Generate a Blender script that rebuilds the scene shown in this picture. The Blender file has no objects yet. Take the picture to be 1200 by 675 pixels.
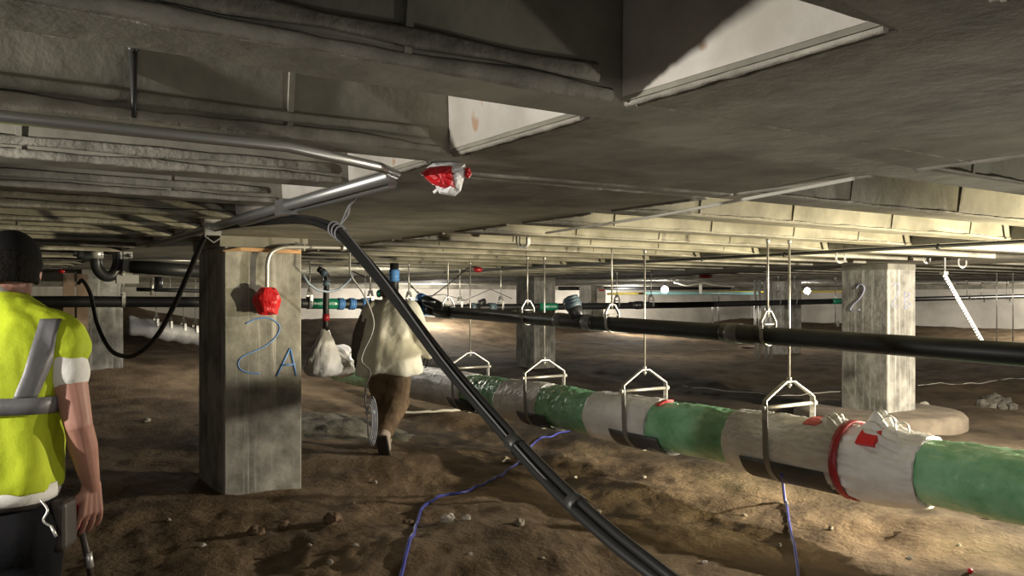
import bpy, bmesh, math, random
from mathutils import Vector, Matrix, noise
rnd = random.Random(7)
sc = bpy.context.scene
COL = sc.collection
# ------------------------------------------------------------------ camera model
FPX, YAW, HY, H = 977.0, 0.5808, 349.0, 1.60
SY, CY = math.sin(YAW), math.cos(YAW)
FWD = Vector((SY, CY, 0)); RGT = Vector((CY, -SY, 0)); UP = Vector((0, 0, 1))
def W(px, py, d):
    return RGT*((px-600)/FPX*d) + FWD*d + UP*(H-(py-HY)/FPX*d)
def dX(px, x): return x/(CY*(px-600)/FPX+SY)
def dY(px, y): return y/(CY-SY*(px-600)/FPX)
def Wx(px, py, x): return W(px, py, dX(px, x))
def Wy(px, py, y): return W(px, py, dY(px, y))
def Wz(px, py, z): return W(px, py, (z-H)*FPX/(HY-py))
ZS = 2.095            # soffit
ZT = 2.46             # top of the pans
ZONES = [(-6, 1.39, 1.609), (3.06, 7.46, 2.72), (8.15, 10.79, 2.72), (12.46, 20.2, 2.72), (21.9, 29.6, 2.72), (31.3, 34, 2.72)]
def ceil_z(x, y, r=.01):
    for a, b, yo in ZONES:
        if a-.01 < x < b+.01:
            f = (y-yo) % .8964
            return ZS if -r <= f <= .185+r or f > .8964-r else ZT
    return ZS
def snap(x, y, lim=.14):
    for a, b, yo in ZONES:
        if a < x < b:
            f = (y-yo+.4482-.0925) % .8964-.4482   # offset from the joist centre line
            if abs(f) > .08 and abs(f)-.08 <= lim: y -= math.copysign(abs(f)-.08, f)
    return y
def sstep(a, b, x):
    t = max(0.0, min(1.0, (x-a)/(b-a))); return t*t*(3-2*t)
def floor_h(x, y, fine=True):
    h = -0.20*sstep(3.4, 5.2, x)*(1-0.5*sstep(8.5, 10.5, x))
    h -= 0.17*sstep(6.6, 8.2, x)*(1-sstep(13, 19, x))*(1-sstep(11, 15, y))
    amp = 0.95-0.85*sstep(17, 25, x)
    h += amp*sstep(22.5, 28.5, y) + 0.5*sstep(27, 33, x)
    h += 0.45*sstep(13, 18, y)*(1-sstep(4, 8, x))
    h += 0.07*noise.noise(Vector((x*0.45+3, y*0.45, 1.7)))
    h += 0.10*math.exp(-((x-2.6)**2/0.9+(y-4.6)**2/0.5))
    if fine:
        n = noise.fractal(Vector((x*1.3, y*1.3, 4.2)), 0.9, 2.1, 5)
        k = 0.05
        h += k*n
        r = noise.noise(Vector((x*5.5, y*5.5, 9.1)))
        h += 0.016*max(0, r)
        h += 0.012*noise.noise(Vector((x*11, y*11, 2.1)))
    # level pads under the columns
    return h
def Wf(px, py):
    z = 0.0
    for _ in range(25):
        p = Wz(px, py, z); z = 0.5*z+0.5*floor_h(p.x, p.y)
    p = Wz(px, py, z); p.z = floor_h(p.x, p.y); return p

# ------------------------------------------------------------------ materials
def mat(name, col, rough=0.7, metal=0.0, noise_scale=None, col2=None, bump=0.0, bump_scale=None, detail=6, spec=0.5,
        emit=None, estr=0, coat=0, streak=None, dots=None, trans=0):
    m = bpy.data.materials.new(name); m.use_nodes = True
    nt = m.node_tree; b = nt.nodes['Principled BSDF']
    b.inputs['Base Color'].default_value = (*col, 1)
    b.inputs['Roughness'].default_value = rough; b.inputs['Metallic'].default_value = metal
    b.inputs['Specular IOR Level'].default_value = spec
    if coat: b.inputs['Coat Weight'].default_value = coat; b.inputs['Coat Roughness'].default_value = 0.15
    if emit: b.inputs['Emission Color'].default_value = (*emit, 1); b.inputs['Emission Strength'].default_value = estr
    tc = nt.nodes.new('ShaderNodeTexCoord')
    def ntex(scale, det=detail, vec=None, rg=0.6):
        n = nt.nodes.new('ShaderNodeTexNoise'); n.inputs['Scale'].default_value = scale
        n.inputs['Detail'].default_value = det; n.inputs['Roughness'].default_value = rg
        nt.links.new(vec or tc.outputs['Object'], n.inputs['Vector']); return n
    last = None
    if noise_scale and col2:
        n = ntex(noise_scale)
        r = nt.nodes.new('ShaderNodeValToRGB'); r.color_ramp.elements[0].position = 0.37; r.color_ramp.elements[1].position = 0.63
        r.color_ramp.elements[0].color = (*col, 1); r.color_ramp.elements[1].color = (*col2, 1)
        nt.links.new(n.outputs['Fac'], r.inputs['Fac']); last = r.outputs['Color']
        # second, larger variation
        n2 = ntex(noise_scale*0.23, 3)
        mx = nt.nodes.new('ShaderNodeMix'); mx.data_type = 'RGBA'; mx.blend_type = 'MULTIPLY'
        mr = nt.nodes.new('ShaderNodeMapRange'); mr.inputs[1].default_value = 0.3; mr.inputs[2].default_value = 0.7
        mr.inputs[3].default_value = 0.66; mr.inputs[4].default_value = 1.22
        nt.links.new(n2.outputs['Fac'], mr.inputs[0]); mx.inputs[0].default_value = 1.0
        nt.links.new(last, mx.inputs[6]); nt.links.new(mr.outputs[0], mx.inputs[7]); last = mx.outputs[2]
    if streak:   # vertical run marks: (scale_xy, scale_z, colour, low, high)
        mp = nt.nodes.new('ShaderNodeMapping'); mp.inputs['Scale'].default_value = (streak[0], streak[0], streak[1])
        nt.links.new(tc.outputs['Object'], mp.inputs['Vector'])
        n = ntex(1.0, 4, mp.outputs['Vector'])
        mr = nt.nodes.new('ShaderNodeMapRange'); mr.inputs[1].default_value = streak[3]; mr.inputs[2].default_value = streak[4]
        nt.links.new(n.outputs['Fac'], mr.inputs[0])
        mx = nt.nodes.new('ShaderNodeMix'); mx.data_type = 'RGBA'
        nt.links.new(mr.outputs[0], mx.inputs[0])
        if last: nt.links.new(last, mx.inputs[6])
        else: mx.inputs[6].default_value = (*col, 1)
        mx.inputs[7].default_value = (*streak[2], 1); last = mx.outputs[2]
    if dots:     # scattered light specks: (scale, threshold, colour)
        v = ntex(dots[0], 2)
        mr = nt.nodes.new('ShaderNodeMapRange'); mr.inputs[1].default_value = dots[1]; mr.inputs[2].default_value = dots[1]+0.05
        nt.links.new(v.outputs['Fac'], mr.inputs[0])
        mx = nt.nodes.new('ShaderNodeMix'); mx.data_type = 'RGBA'; nt.links.new(mr.outputs[0], mx.inputs[0])
        if last: nt.links.new(last, mx.inputs[6])
        else: mx.inputs[6].default_value = (*col, 1)
        mx.inputs[7].default_value = (*dots[2], 1); last = mx.outputs[2]
    if last: nt.links.new(last, b.inputs['Base Color'])
    if bump:
        n = ntex(bump_scale or 20, 8)
        bp = nt.nodes.new('ShaderNodeBump'); bp.inputs['Strength'].default_value = bump; bp.inputs['Distance'].default_value = 0.02
        nt.links.new(n.outputs['Fac'], bp.inputs['Height']); nt.links.new(bp.outputs['Normal'], b.inputs['Normal'])
    return m
M = {}
M['ceil'] = mat('ceiling_concrete', (.165, .155, .125), .85, noise_scale=2.6, col2=(.30, .285, .232), bump=.34, bump_scale=6)
M['lip'] = mat('cement_paste_lip', (.23, .217, .18), .9, noise_scale=9, col2=(.35, .33, .28), bump=.6, bump_scale=30)
M['endpan'] = mat('pan_end_concrete', (.42, .39, .34), .85, noise_scale=3.5, col2=(.56, .53, .48), bump=.3, bump_scale=12, dots=(7, .66, (.36, .25, .17)))
M['column'] = mat('column_concrete', (.17, .165, .145), .85, noise_scale=4.5, col2=(.36, .35, .31), bump=.4, bump_scale=14,
                  streak=(22, .55, (.60, .58, .53), .53, .78))
M['wall'] = mat('wall_concrete', (.50, .47, .42), .9, noise_scale=1.2, col2=(.62, .59, .53), bump=.2, bump_scale=6)
M['dirt'] = mat('dirt', (.112, .078, .048), .95, noise_scale=1.6, col2=(.25, .18, .112), bump=1.0, bump_scale=17, dots=(34, .73, (.34, .27, .19)), spec=.2, detail=10)
M['grout'] = mat('spilled_concrete', (.16, .15, .118), .9, noise_scale=4, col2=(.30, .285, .235), bump=1.0, bump_scale=16, dots=(16, .70, (.55, .54, .5)))
M['footing'] = mat('footing_concrete', (.13, .105, .078), .9, noise_scale=3, col2=(.20, .165, .125), bump=.4, bump_scale=12)
M['rock'] = mat('stone', (.30, .26, .21), .9, noise_scale=9, col2=(.45, .41, .35), bump=.5, bump_scale=25)
M['rubble'] = mat('grey_rubble', (.085, .077, .065), .9, noise_scale=9, col2=(.14, .13, .11), bump=.5, bump_scale=25)
M['white_rock'] = mat('pale_stone', (.48, .45, .38), .85, noise_scale=9, col2=(.62, .58, .5), bump=.5, bump_scale=25)
M['clod'] = mat('earth_clod', (.15, .10, .062), .95, noise_scale=12, col2=(.23, .155, .1), bump=.7, bump_scale=30)
M['ply'] = mat('plywood', (.50, .28, .13), .8, noise_scale=6, col2=(.62, .37, .19), bump=.2)
M['board'] = mat('weathered_board', (.25, .18, .13), .85, noise_scale=4, col2=(.34, .26, .2), bump=.2)
M['green'] = mat('green_plastic_wrap', (.17, .43, .22), .25, noise_scale=5, col2=(.29, .58, .36), bump=.6, bump_scale=9, coat=.5)
M['white'] = mat('white_plastic_wrap', (.70, .69, .67), .46, noise_scale=4, col2=(.84, .83, .81), bump=.5, bump_scale=10)
M['whiteb'] = mat('white_plastic_sheet', (.68, .67, .66), .35, noise_scale=4, col2=(.78, .77, .77), bump=.6, bump_scale=13)
M['red'] = mat('red_tape', (.55, .012, .018), .35, bump=.5, bump_scale=22)
M['redd'] = mat('dark_red_tape', (.30, .010, .016), .4, bump=.4, bump_scale=22)
M['shield'] = mat('insulation_shield', (.055, .055, .055), .55, bump=.2, bump_scale=14)
M['black'] = mat('black_pipe_plastic', (.011, .012, .013), .45, noise_scale=4, col2=(.018, .019, .020), spec=.35)
M['fit'] = mat('black_fitting', (.022, .023, .025), .38)
M['gray'] = mat('grey_coupling_band', (.13, .135, .145), .4)
M['blue'] = mat('blue_coupling_band', (.10, .27, .62), .4)
M['blueg'] = mat('steel_blue_coupling', (.09, .13, .17), .4)
M['steel'] = mat('galvanised_steel', (.46, .445, .41), .42, metal=.7, noise_scale=30, col2=(.55, .535, .49))
M['zinc'] = mat('bright_zinc', (.52, .515, .49), .36, metal=.6)
M['strap'] = mat('strap_steel', (.30, .30, .29), .45, metal=.6)
M['strut'] = mat('strut_steel', (.42, .42, .40), .55, metal=.3)
M['emt'] = mat('conduit_steel', (.34, .34, .335), .38, metal=.75)
M['dkemt'] = mat('dark_conduit', (.045, .045, .045), .4, metal=.3)
M['label'] = mat('green_label', (.012, .17, .10), .4)
M['labelt'] = mat('label_lettering', (.7, .85, .8), .5)
M['cable'] = mat('black_rubber_cable', (.014, .014, .014), .42)
M['tape'] = mat('grey_tape', (.035, .034, .032), .45)
M['cord'] = mat('blue_cord', (.045, .055, .33), .45)
M['cordw'] = mat('pale_cord', (.40, .42, .48), .5)
M['cordg'] = mat('grey_cord', (.22, .22, .23), .5)
M['ltblue'] = mat('pale_blue_hose', (.35, .42, .52), .4)
M['paint'] = mat('blue_spray_paint', (.12, .26, .58), .8)
M['paintf'] = mat('faded_blue_paint', (.30, .31, .42), .9)
M['string'] = mat('white_string', (.7, .68, .6), .7)
M['yellow'] = mat('yellow_line', (.65, .52, .08), .5)
M['teal'] = mat('teal_pipe', (.22, .42, .42), .4)
M['skin'] = mat('skin', (.30, .145, .105), .55, noise_scale=8, col2=(.36, .18, .135))
M['skind'] = mat('tanned_skin', (.24, .14, .10), .6)
M['hivis'] = mat('hi_vis_fabric', (.45, .55, .010), .8, noise_scale=5, col2=(.53, .63, .016), bump=.25, bump_scale=14)
M['reflect'] = mat('reflective_tape', (.135, .132, .138), .45, bump=.1, bump_scale=40)
M['tee'] = mat('white_tee', (.68, .66, .62), .85, bump=.3, bump_scale=14)
M['trouser'] = mat('black_trousers', (.008, .008, .009), .9, spec=.08, bump=.3, bump_scale=14)
M['cap'] = mat('black_cap', (.005, .005, .005), .85, spec=.08, bump=.2, bump_scale=30)
M['hair'] = mat('dark_hair', (.006, .005, .004), .8, spec=.08, bump=.6, bump_scale=60)
M['leather'] = mat('dark_leather', (.03, .022, .017), .6)
M['pink'] = mat('pink_plastic', (.75, .03, .16), .4)
M['jacket'] = mat('cream_jacket', (.60, .585, .52), .85, noise_scale=4, col2=(.70, .685, .61), bump=.4, bump_scale=13)
M['sleeve'] = mat('dark_sleeve', (.10, .09, .075), .85, bump=.3, bump_scale=16)
M['glove'] = mat('black_glove', (.010, .010, .011), .7)
M['pants'] = mat('brown_trousers', (.10, .066, .036), .85, noise_scale=6, col2=(.22, .15, .085), bump=.4, bump_scale=14)
M['boot'] = mat('dusty_boot', (.30, .25, .20), .8, noise_scale=8, col2=(.4, .34, .28), bump=.3)
M['sole'] = mat('boot_sole', (.05, .045, .04), .8)
M['earmuff'] = mat('turquoise_plastic', (.06, .55, .46), .4)
M['leaf'] = mat('dry_leaf', (.42, .33, .2), .8)
M['bulb'] = mat('lamp_bulb', (1, 1, 1), .5, emit=(1, .97, .9), estr=230)
# ------------------------------------------------------------------ mesh builder
SPLIT = {'loose_end', 'nut', 'bolt_head', 'bolt', 'vest_shoulder', 'painted_mark', 'slotted_flange', 'coupling_ring', 'tie_end', 'conduit_run'}
class MB:
    def __init__(s): s.v = []; s.f = []; s.m = []; s.s = []; s.pc = []
    def add(s, vs, fs, mi=0, smooth=False):
        o = len(s.v); s.pc.append((o, len(s.f))); s.v += [tuple(v) for v in vs]
        for f in fs: s.f.append(tuple(i+o for i in f)); s.m.append(mi); s.s.append(smooth)
    def box(s, c, sz, mi=0, rot=None):
        c = Vector(c); x, y, z = [k/2 for k in sz]
        vs = [Vector((i, j, k)) for i in (-x, x) for j in (-y, y) for k in (-z, z)]
        if rot is not None: vs = [rot @ v for v in vs]
        s.add([v+c for v in vs], [(0,1,3,2),(4,6,7,5),(0,4,5,1),(2,3,7,6),(0,2,6,4),(1,5,7,3)], mi)
    def hexa(s, vs, mi=0):   # 8 verts: bottom 0-3 ring, top 4-7 ring
        s.add(vs, [(3,2,1,0),(4,5,6,7),(0,1,5,4),(1,2,6,5),(2,3,7,6),(3,0,4,7)], mi)
    def loft(s, rings, mi=0, caps=True, smooth=True, closed=False):
        n = len(rings[0]); o = len(s.v); s.pc.append((o, len(s.f)))
        for r in rings: s.v += [tuple(p) for p in r]
        m = len(rings)
        for i in range(m if closed else m-1):
            a = o+i*n; b = o+((i+1) % m)*n
            for j in range(n):
                k = (j+1) % n
                s.f.append((a+j, a+k, b+k, b+j)); s.m.append(mi); s.s.append(smooth)
        if caps and not closed:
            s.f.append(tuple(o+j for j in reversed(range(n)))); s.m.append(mi); s.s.append(False)
            s.f.append(tuple(o+(m-1)*n+j for j in range(n))); s.m.append(mi); s.s.append(False)
    def tube(s, pts, r, n=10, mi=0, closed=False, caps=True, flat=None):
        pts = [Vector(p) for p in pts]; m = len(pts)
        rs = r if isinstance(r, (list, tuple)) else [r]*m
        T = []
        for i in range(m):
            if closed: t = pts[(i+1) % m]-pts[i-1]
            else: t = pts[min(i+1, m-1)]-pts[max(i-1, 0)]
            T.append(t.normalized())
        up = Vector((0, 0, 1)) if abs(T[0].z) < .9 else Vector((1, 0, 0))
        u = (up-T[0]*up.dot(T[0])).normalized(); rings = []
        for i in range(m):
            u = (u-T[i]*u.dot(T[i])).normalized(); v = T[i].cross(u)
            fu, fv = flat or (1, 1)
            rings.append([pts[i]+(u*math.cos(2*math.pi*k/n)*fu+v*math.sin(2*math.pi*k/n)*fv)*rs[i] for k in range(n)])
        s.loft(rings, mi, caps, True, closed)
    def bar(s, pts, wdir, w, t, mi=0, closed=False):
        """flat bar following pts; wdir = width direction, t = thickness"""
        pts = [Vector(p) for p in pts]; wd = Vector(wdir).normalized(); m = len(pts); rings = []
        for i in range(m):
            a = pts[i-1] if closed else pts[max(i-1, 0)]
            b = pts[(i+1) % m] if closed else pts[min(i+1, m-1)]
            tg = (b-a).normalized(); nn = tg.cross(wd).normalized()
            rings.append([pts[i]+wd*w/2*x+nn*t/2*y for x, y in ((1,1),(-1,1),(-1,-1),(1,-1))])
        s.loft(rings, mi, True, False, closed)
    def sphere(s, c, r, mi=0, nu=16, nv=10, rot=None):
        c = Vector(c); r = Vector(r) if not isinstance(r, (int, float)) else Vector((r, r, r))
        vs = []; fs = []
        def P(v): v = Vector((v[0]*r.x, v[1]*r.y, v[2]*r.z)); return (rot @ v if rot is not None else v)+c
        vs.append(P((0, 0, -1)))
        for i in range(1, nv):
            a = -math.pi/2+math.pi*i/nv
            for j in range(nu):
                b = 2*math.pi*j/nu; vs.append(P((math.cos(a)*math.cos(b), math.cos(a)*math.sin(b), math.sin(a))))
        vs.append(P((0, 0, 1))); L = len(vs)-1
        for j in range(nu):
            k = (j+1) % nu
            fs.append((0, 1+k, 1+j)); fs.append((L, L-nu+j, L-nu+k))
        for i in range(nv-2):
            for j in range(nu):
                k = (j+1) % nu; a = 1+i*nu
                fs.append((a+j, a+k, a+nu+k, a+nu+j))
        s.add(vs, fs, mi, True)
    def capsule(s, a, b, ra, rb, n=14, mi=0):
        a = Vector(a); b = Vector(b); t = (b-a).normalized(); pts = []; rs = []
        for k in range(5):
            an = math.pi/2*(1-k/4.0); pts.append(a-t*ra*math.sin(an)); rs.append(max(ra*math.cos(an), ra*.08))
        for k in range(5):
            an = math.pi/2*(k/4.0); pts.append(b+t*rb*math.sin(an)); rs.append(max(rb*math.cos(an), rb*.08))
        s.tube(pts, rs, n, mi)
    def chain(s, pts, rs, n=14):
        for i in range(len(pts)-1): s.capsule(pts[i], pts[i+1], rs[i], rs[i+1], n)
    def build(s, name, mats, parent=None, world_origin=None, recalc=True):
        if not isinstance(mats, (list, tuple)): mats = [mats]
        if parent is not None and name in SPLIT and len(s.pc) > 1:
            last = None; pc = s.pc+[(len(s.v), len(s.f))]
            for i in range(len(s.pc)):
                q = MB(); v0, f0 = pc[i]; v1, f1 = pc[i+1]
                q.v = s.v[v0:v1]; q.f = [tuple(k-v0 for k in f) for f in s.f[f0:f1]]; q.m = s.m[f0:f1]; q.s = s.s[f0:f1]; q.pc = [(0, 0)]
                last = q.build(name, mats, parent)
            return last
        me = bpy.data.meshes.new(name)
        vs = s.v
        if world_origin is not None:
            o = Vector(world_origin); vs = [tuple(Vector(v)-o) for v in vs]
        me.from_pydata(vs, [], s.f)
        for m in mats: me.materials.append(m)
        me.polygons.foreach_set('material_index', s.m); me.polygons.foreach_set('use_smooth', s.s)
        if recalc:
            bm = bmesh.new(); bm.from_mesh(me); bmesh.ops.recalc_face_normals(bm, faces=bm.faces); bm.to_mesh(me); bm.free()
        me.update()
        ob = bpy.data.objects.new(name, me); COL.objects.link(ob)
        if world_origin is not None: ob.location = world_origin
        if parent is not None: ob.parent = parent
        return ob
def tag(o, label, cat, group=None, kind=None):
    o['label'] = label; o['category'] = cat
    if group: o['group'] = group
    if kind: o['kind'] = kind
    return o
def root(name, loc, label, cat, group=None, rz=0):
    o = bpy.data.objects.new(name, None); COL.objects.link(o); o.empty_display_size = .1
    o.location = loc; o.rotation_euler = (0, 0, rz)
    return tag(o, label, cat, group)
def struct(o): o['kind'] = 'structure'; return o
def copy_tree(o, parent=None):
    c = o.copy(); COL.objects.link(c)
    if parent is not None: c.parent = parent
    for ch in list(o.children): copy_tree(ch, c)
    return c
def remesh(ob, voxel, smooth=6, disp=None):
    m = ob.modifiers.new('r', 'REMESH'); m.mode = 'VOXEL'; m.voxel_size = voxel; m.use_smooth_shade = True
    s = ob.modifiers.new('s', 'SMOOTH'); s.factor = .5; s.iterations = smooth
    dg = bpy.context.evaluated_depsgraph_get(); dg.update()
    me = bpy.data.meshes.new_from_object(ob.evaluated_get(dg))
    old = ob.data; ob.modifiers.clear(); ob.data = me
    me.name = old.name
    if not me.materials:
        for mm in old.materials: me.materials.append(mm)
    bpy.data.meshes.remove(old)
    if disp:
        amp, scl = disp
        me.update(); nrm = [v.normal.copy() for v in me.vertices]
        for v, nn in zip(me.vertices, nrm):
            q = Vector((v.co.x*scl[0], v.co.y*scl[1], v.co.z*scl[2]))
            v.co += nn*amp*noise.fractal(q, 1, 2, 3)
    for p in me.polygons: p.use_smooth = True
    return ob
def bez(pts, n=8):
    """Catmull-Rom through pts"""
    P = [Vector(p) for p in pts]; P = [2*P[0]-P[1]]+P+[2*P[-1]-P[-2]]; out = []
    for i in range(1, len(P)-2):
        for k in range(n):
            t = k/n; a, b, c, d = P[i-1:i+3]
            out.append(.5*((2*b)+(c-a)*t+(2*a-5*b+4*c-d)*t*t+(3*b-a-3*c+d)*t**3))
    out.append(P[-2]); return out

# ------------------------------------------------------------------ camera
cd = bpy.data.cameras.new('camera'); cam = bpy.data.objects.new('camera', cd); COL.objects.link(cam)
cam.location = (0, 0, H); cam.rotation_euler = (math.pi/2, 0, -YAW)
cd.sensor_width = 36; cd.lens = FPX/1200*36; cd.shift_y = (HY-337.5)/1200; cd.clip_start = .05; cd.clip_end = 200
sc.camera = cam

# ------------------------------------------------------------------ setting: floor
mb = MB()
NR, NA = 330, 330
r0, r1 = .5, 52.0
XW, YW = 34.0, 29.3
vs = []; fs = []
for i in range(NR+1):
    r = r0*(r1/r0)**(i/NR)
    for j in range(NA+1):
        u = -1+2*j/NA
        a = YAW+u*(.75+.55*abs(u)**3)
        x = r*math.sin(a); y = r*math.cos(a)
        x = max(-6, min(XW+.2, x)); y = max(-4, min(YW+.2, y))
        vs.append((x, y, floor_h(x, y)))
for i in range(NR):
    for j in range(NA):
        a = i*(NA+1)+j; fs.append((a, a+1, a+NA+2, a+NA+1))
mb.add(vs, fs, 0, True)
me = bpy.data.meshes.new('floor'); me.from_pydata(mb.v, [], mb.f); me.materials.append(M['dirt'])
me.polygons.foreach_set('use_smooth', [True]*len(me.polygons))
bm = bmesh.new(); bm.from_mesh(me); bmesh.ops.remove_doubles(bm, verts=bm.verts, dist=1e-5)
for f in bm.faces:
    f.normal_update()
    if f.normal.z < 0: f.normal_flip()
bm.to_mesh(me); bm.free()
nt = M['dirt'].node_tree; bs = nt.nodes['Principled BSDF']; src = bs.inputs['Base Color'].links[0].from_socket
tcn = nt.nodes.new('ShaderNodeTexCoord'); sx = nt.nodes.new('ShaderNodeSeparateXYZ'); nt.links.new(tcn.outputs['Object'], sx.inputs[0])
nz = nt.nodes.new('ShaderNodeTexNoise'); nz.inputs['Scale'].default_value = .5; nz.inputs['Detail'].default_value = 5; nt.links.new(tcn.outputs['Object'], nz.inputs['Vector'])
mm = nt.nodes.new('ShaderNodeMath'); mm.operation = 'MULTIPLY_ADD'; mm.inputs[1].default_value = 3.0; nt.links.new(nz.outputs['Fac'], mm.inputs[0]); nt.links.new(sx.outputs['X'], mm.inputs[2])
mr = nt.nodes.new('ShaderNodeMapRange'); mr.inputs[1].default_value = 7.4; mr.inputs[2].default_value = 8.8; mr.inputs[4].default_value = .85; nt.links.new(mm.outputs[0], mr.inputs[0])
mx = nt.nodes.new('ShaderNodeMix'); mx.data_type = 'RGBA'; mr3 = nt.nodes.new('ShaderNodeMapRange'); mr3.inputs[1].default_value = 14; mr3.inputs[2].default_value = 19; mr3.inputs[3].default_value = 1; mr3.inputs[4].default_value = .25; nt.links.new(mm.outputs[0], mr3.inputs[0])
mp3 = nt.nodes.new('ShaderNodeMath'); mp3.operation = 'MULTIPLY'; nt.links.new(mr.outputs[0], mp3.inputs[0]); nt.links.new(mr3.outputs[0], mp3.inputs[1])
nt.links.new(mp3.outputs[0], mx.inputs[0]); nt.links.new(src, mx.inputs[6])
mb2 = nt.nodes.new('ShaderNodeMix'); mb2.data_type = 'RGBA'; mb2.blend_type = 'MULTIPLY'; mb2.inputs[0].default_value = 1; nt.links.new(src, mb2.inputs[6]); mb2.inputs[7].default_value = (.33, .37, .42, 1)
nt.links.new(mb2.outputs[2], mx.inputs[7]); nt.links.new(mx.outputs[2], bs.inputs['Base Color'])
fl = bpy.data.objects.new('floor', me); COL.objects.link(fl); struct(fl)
# spilled concrete on the dirt by the first column
mb = MB(); cpt = Wz(392, 497, 0)
ring = []; top = []
NN = 72; NQ = 26
vs = []; fs = []
for i in range(NQ+1):
    q = i/NQ
    for k in range(NN):
        a = 2*math.pi*k/NN
        rr = q*(1+.35*noise.noise(Vector((math.cos(a)*2, math.sin(a)*2, 3)))+.08*noise.noise(Vector((math.cos(a)*7, math.sin(a)*7, 3))))
        p = cpt+RGT*(math.cos(a)*.85*rr+.12)+FWD*math.sin(a)*1.35*rr
        vs.append((p.x, p.y, floor_h(p.x, p.y)+.15*(1-q**3)-.03+.06*noise.fractal(p*2.2, 1, 2, 4)))
for i in range(NQ):
    for k in range(NN):
        kk = (k+1) % NN; fs.append((i*NN+k, i*NN+kk, (i+1)*NN+kk, (i+1)*NN+k))
mb.add(vs, fs, 0, True)
struct(mb.build('trim_1', M['grout'], recalc=True))

# ------------------------------------------------------------------ setting: walls
mb = MB(); mb.box(((XW-6)/2, YW+.15, 1.0), (XW+6.6, .3, 3.3)); struct(mb.build('wall_back', M['wall']))
mb = MB(); mb.box((XW+.15, YW/2-2, 1.0), (.3, YW+4, 3.3)); struct(mb.build('wall_right', M['wall']))
mb = MB(); mb.box((-6.15, YW/2-2, 1.0), (.3, YW+4, 3.3)); struct(mb.build('wall_left', M['wall']))
# dark ledger beam on top of the far wall
# ------------------------------------------------------------------ setting: ceiling
mb = MB()
Y0, Y1 = -4.0, YW
mb.box((XW/2-3, (Y0+Y1)/2, ZT+.1), (XW+6.6, Y1-Y0+.6, .2))
bands = [(1.39, 3.06), (7.46, 8.15), (10.79, 12.46), (20.2, 21.9), (29.6, 31.3)]
for a, b in bands:
    mb.hexa([(a, Y0, ZS), (b, Y0, ZS), (b, Y1, ZS), (a, Y1, ZS), (a-.03, Y0, ZT), (b+.03, Y0, ZT), (b+.03, Y1, ZT), (a-.03, Y1, ZT)])
    if a < 2: pass
edges = [(-6, 1.39, 1.609, True), (3.06, 7.46, 2.72, True), (8.15, 10.79, 2.72, False), (12.46, 20.2, 2.72, False), (21.9, 29.6, 2.72, False), (31.3, XW, 2.72, False)]
PP, JW = .8964, .185
lips = MB(); ridg = MB()
for xa, xb, yo, det in edges:
    k0 = int(math.floor((Y0-yo)/PP))+1
    k = k0
    while yo+PP*k < Y1-.3:
        y = yo+PP*k
        mb.hexa([(xa, y, ZS), (xb, y, ZS), (xb, y+JW, ZS), (xa, y+JW, ZS), (xa, y-.045, ZT), (xb, y-.045, ZT), (xb, y+JW+.045, ZT), (xa, y+JW+.045, ZT)])
        if det and y < 16:
            # cement-paste lip along the bottom edge, ragged
            x = max(xa, -1.5); pts = []; rs = []; st = .05 if y < 5 else .12
            while x < xb:
                q = noise.noise(Vector((x*3, y*7, 0))); q2 = noise.noise(Vector((x*14, y*7, 3)))
                pts.append((x, y-.006, ZS+.012+.006*q)); rs.append(max(.004, .015+.009*q+.005*q2) if xa < 0 else max(.0025, .004+.008*q+.006*q2)); x += st
            lips.tube(pts, rs, 6, flat=(1.25, .7) if xa < 0 else None)
            pts = [(max(xa, -1.5)+i*.1, y-.016, ZS+.058+.004*noise.noise(Vector((i*.3, y, 8)))) for i in range(int((xb-max(xa, -1.5))/.1)+1)]
            if len(pts) > 2 and y < 6 and xa < 0: lips.tube(pts, [.013+.006*noise.noise(Vector((i*.45, y*3, 2))) for i in range(len(pts))], 6, flat=(1.5, .45))
            # far bottom edge, thinner
            pts = []; rs = []; x = max(xa, -1.5)
            while x < xb:
                q = noise.noise(Vector((x*4, y*5, 5)))
                pts.append((x, y+JW+.002, ZS+.008)); rs.append(max(.003, .007+.006*q) if xa < 0 else max(.002, .003+.005*q)); x += st
            lips.tube(pts, rs, 6)
            # pan-form joints on the side faces
            x = max(xa, -1.5)+rnd.uniform(.2, .9)
            while x < xb-.55:
                for yy, sg in ((y, -1), (y+JW, 1)):
                    o = sg*.045; e = sg*.008
                    ridg.hexa([(x, yy, ZS+.01), (x+.018, yy, ZS+.01), (x+.018, yy+e, ZS+.01), (x, yy+e, ZS+.01),
                               (x, yy+o, ZT), (x+.018, yy+o, ZT), (x+.018, yy+o+e*2, ZT), (x, yy+o+e*2, ZT)])
                x += rnd.uniform(.85, 1.15)
        k += 1
# ridges along the pan ends at the solid band and the seams on its soffit
def ragged(mbx, a, b, r, amp, seed, n=60, gap=0):
    a = Vector(a); b = Vector(b); pts = []; rs = []
    for i in range(n+1):
        p = a.lerp(b, i/n); q = noise.noise(Vector((i*.37, seed, 1)))
        pts.append(p+Vector((0, 0, 0))); rs.append(max(.002, r+amp*q))
    mbx.tube(pts, rs, 6)
for kk in range(-3, 8):
    ya = 1.609+PP*kk+JW-PP; yb = 1.609+PP*kk
    ragged(lips, (1.405, ya, ZS-.002), (1.405, yb, ZS-.002), .010, .005, kk*3.1, 30)
    ragged(lips, (1.44, ya, ZS), (1.44, yb, ZS), .006, .004, kk*3.7, 30)
for kk in range(-4, 8):
    ya = 2.72+PP*kk+JW-PP; yb = 2.72+PP*kk
    ragged(lips, (3.05, ya, ZS-.002), (3.05, yb, ZS-.002), .010, .005, kk*2.1, 30)
ragged(lips, (1.62, 2.85, ZS), (3.05, 2.74, ZS), .011, .004, 1.5)
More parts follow.
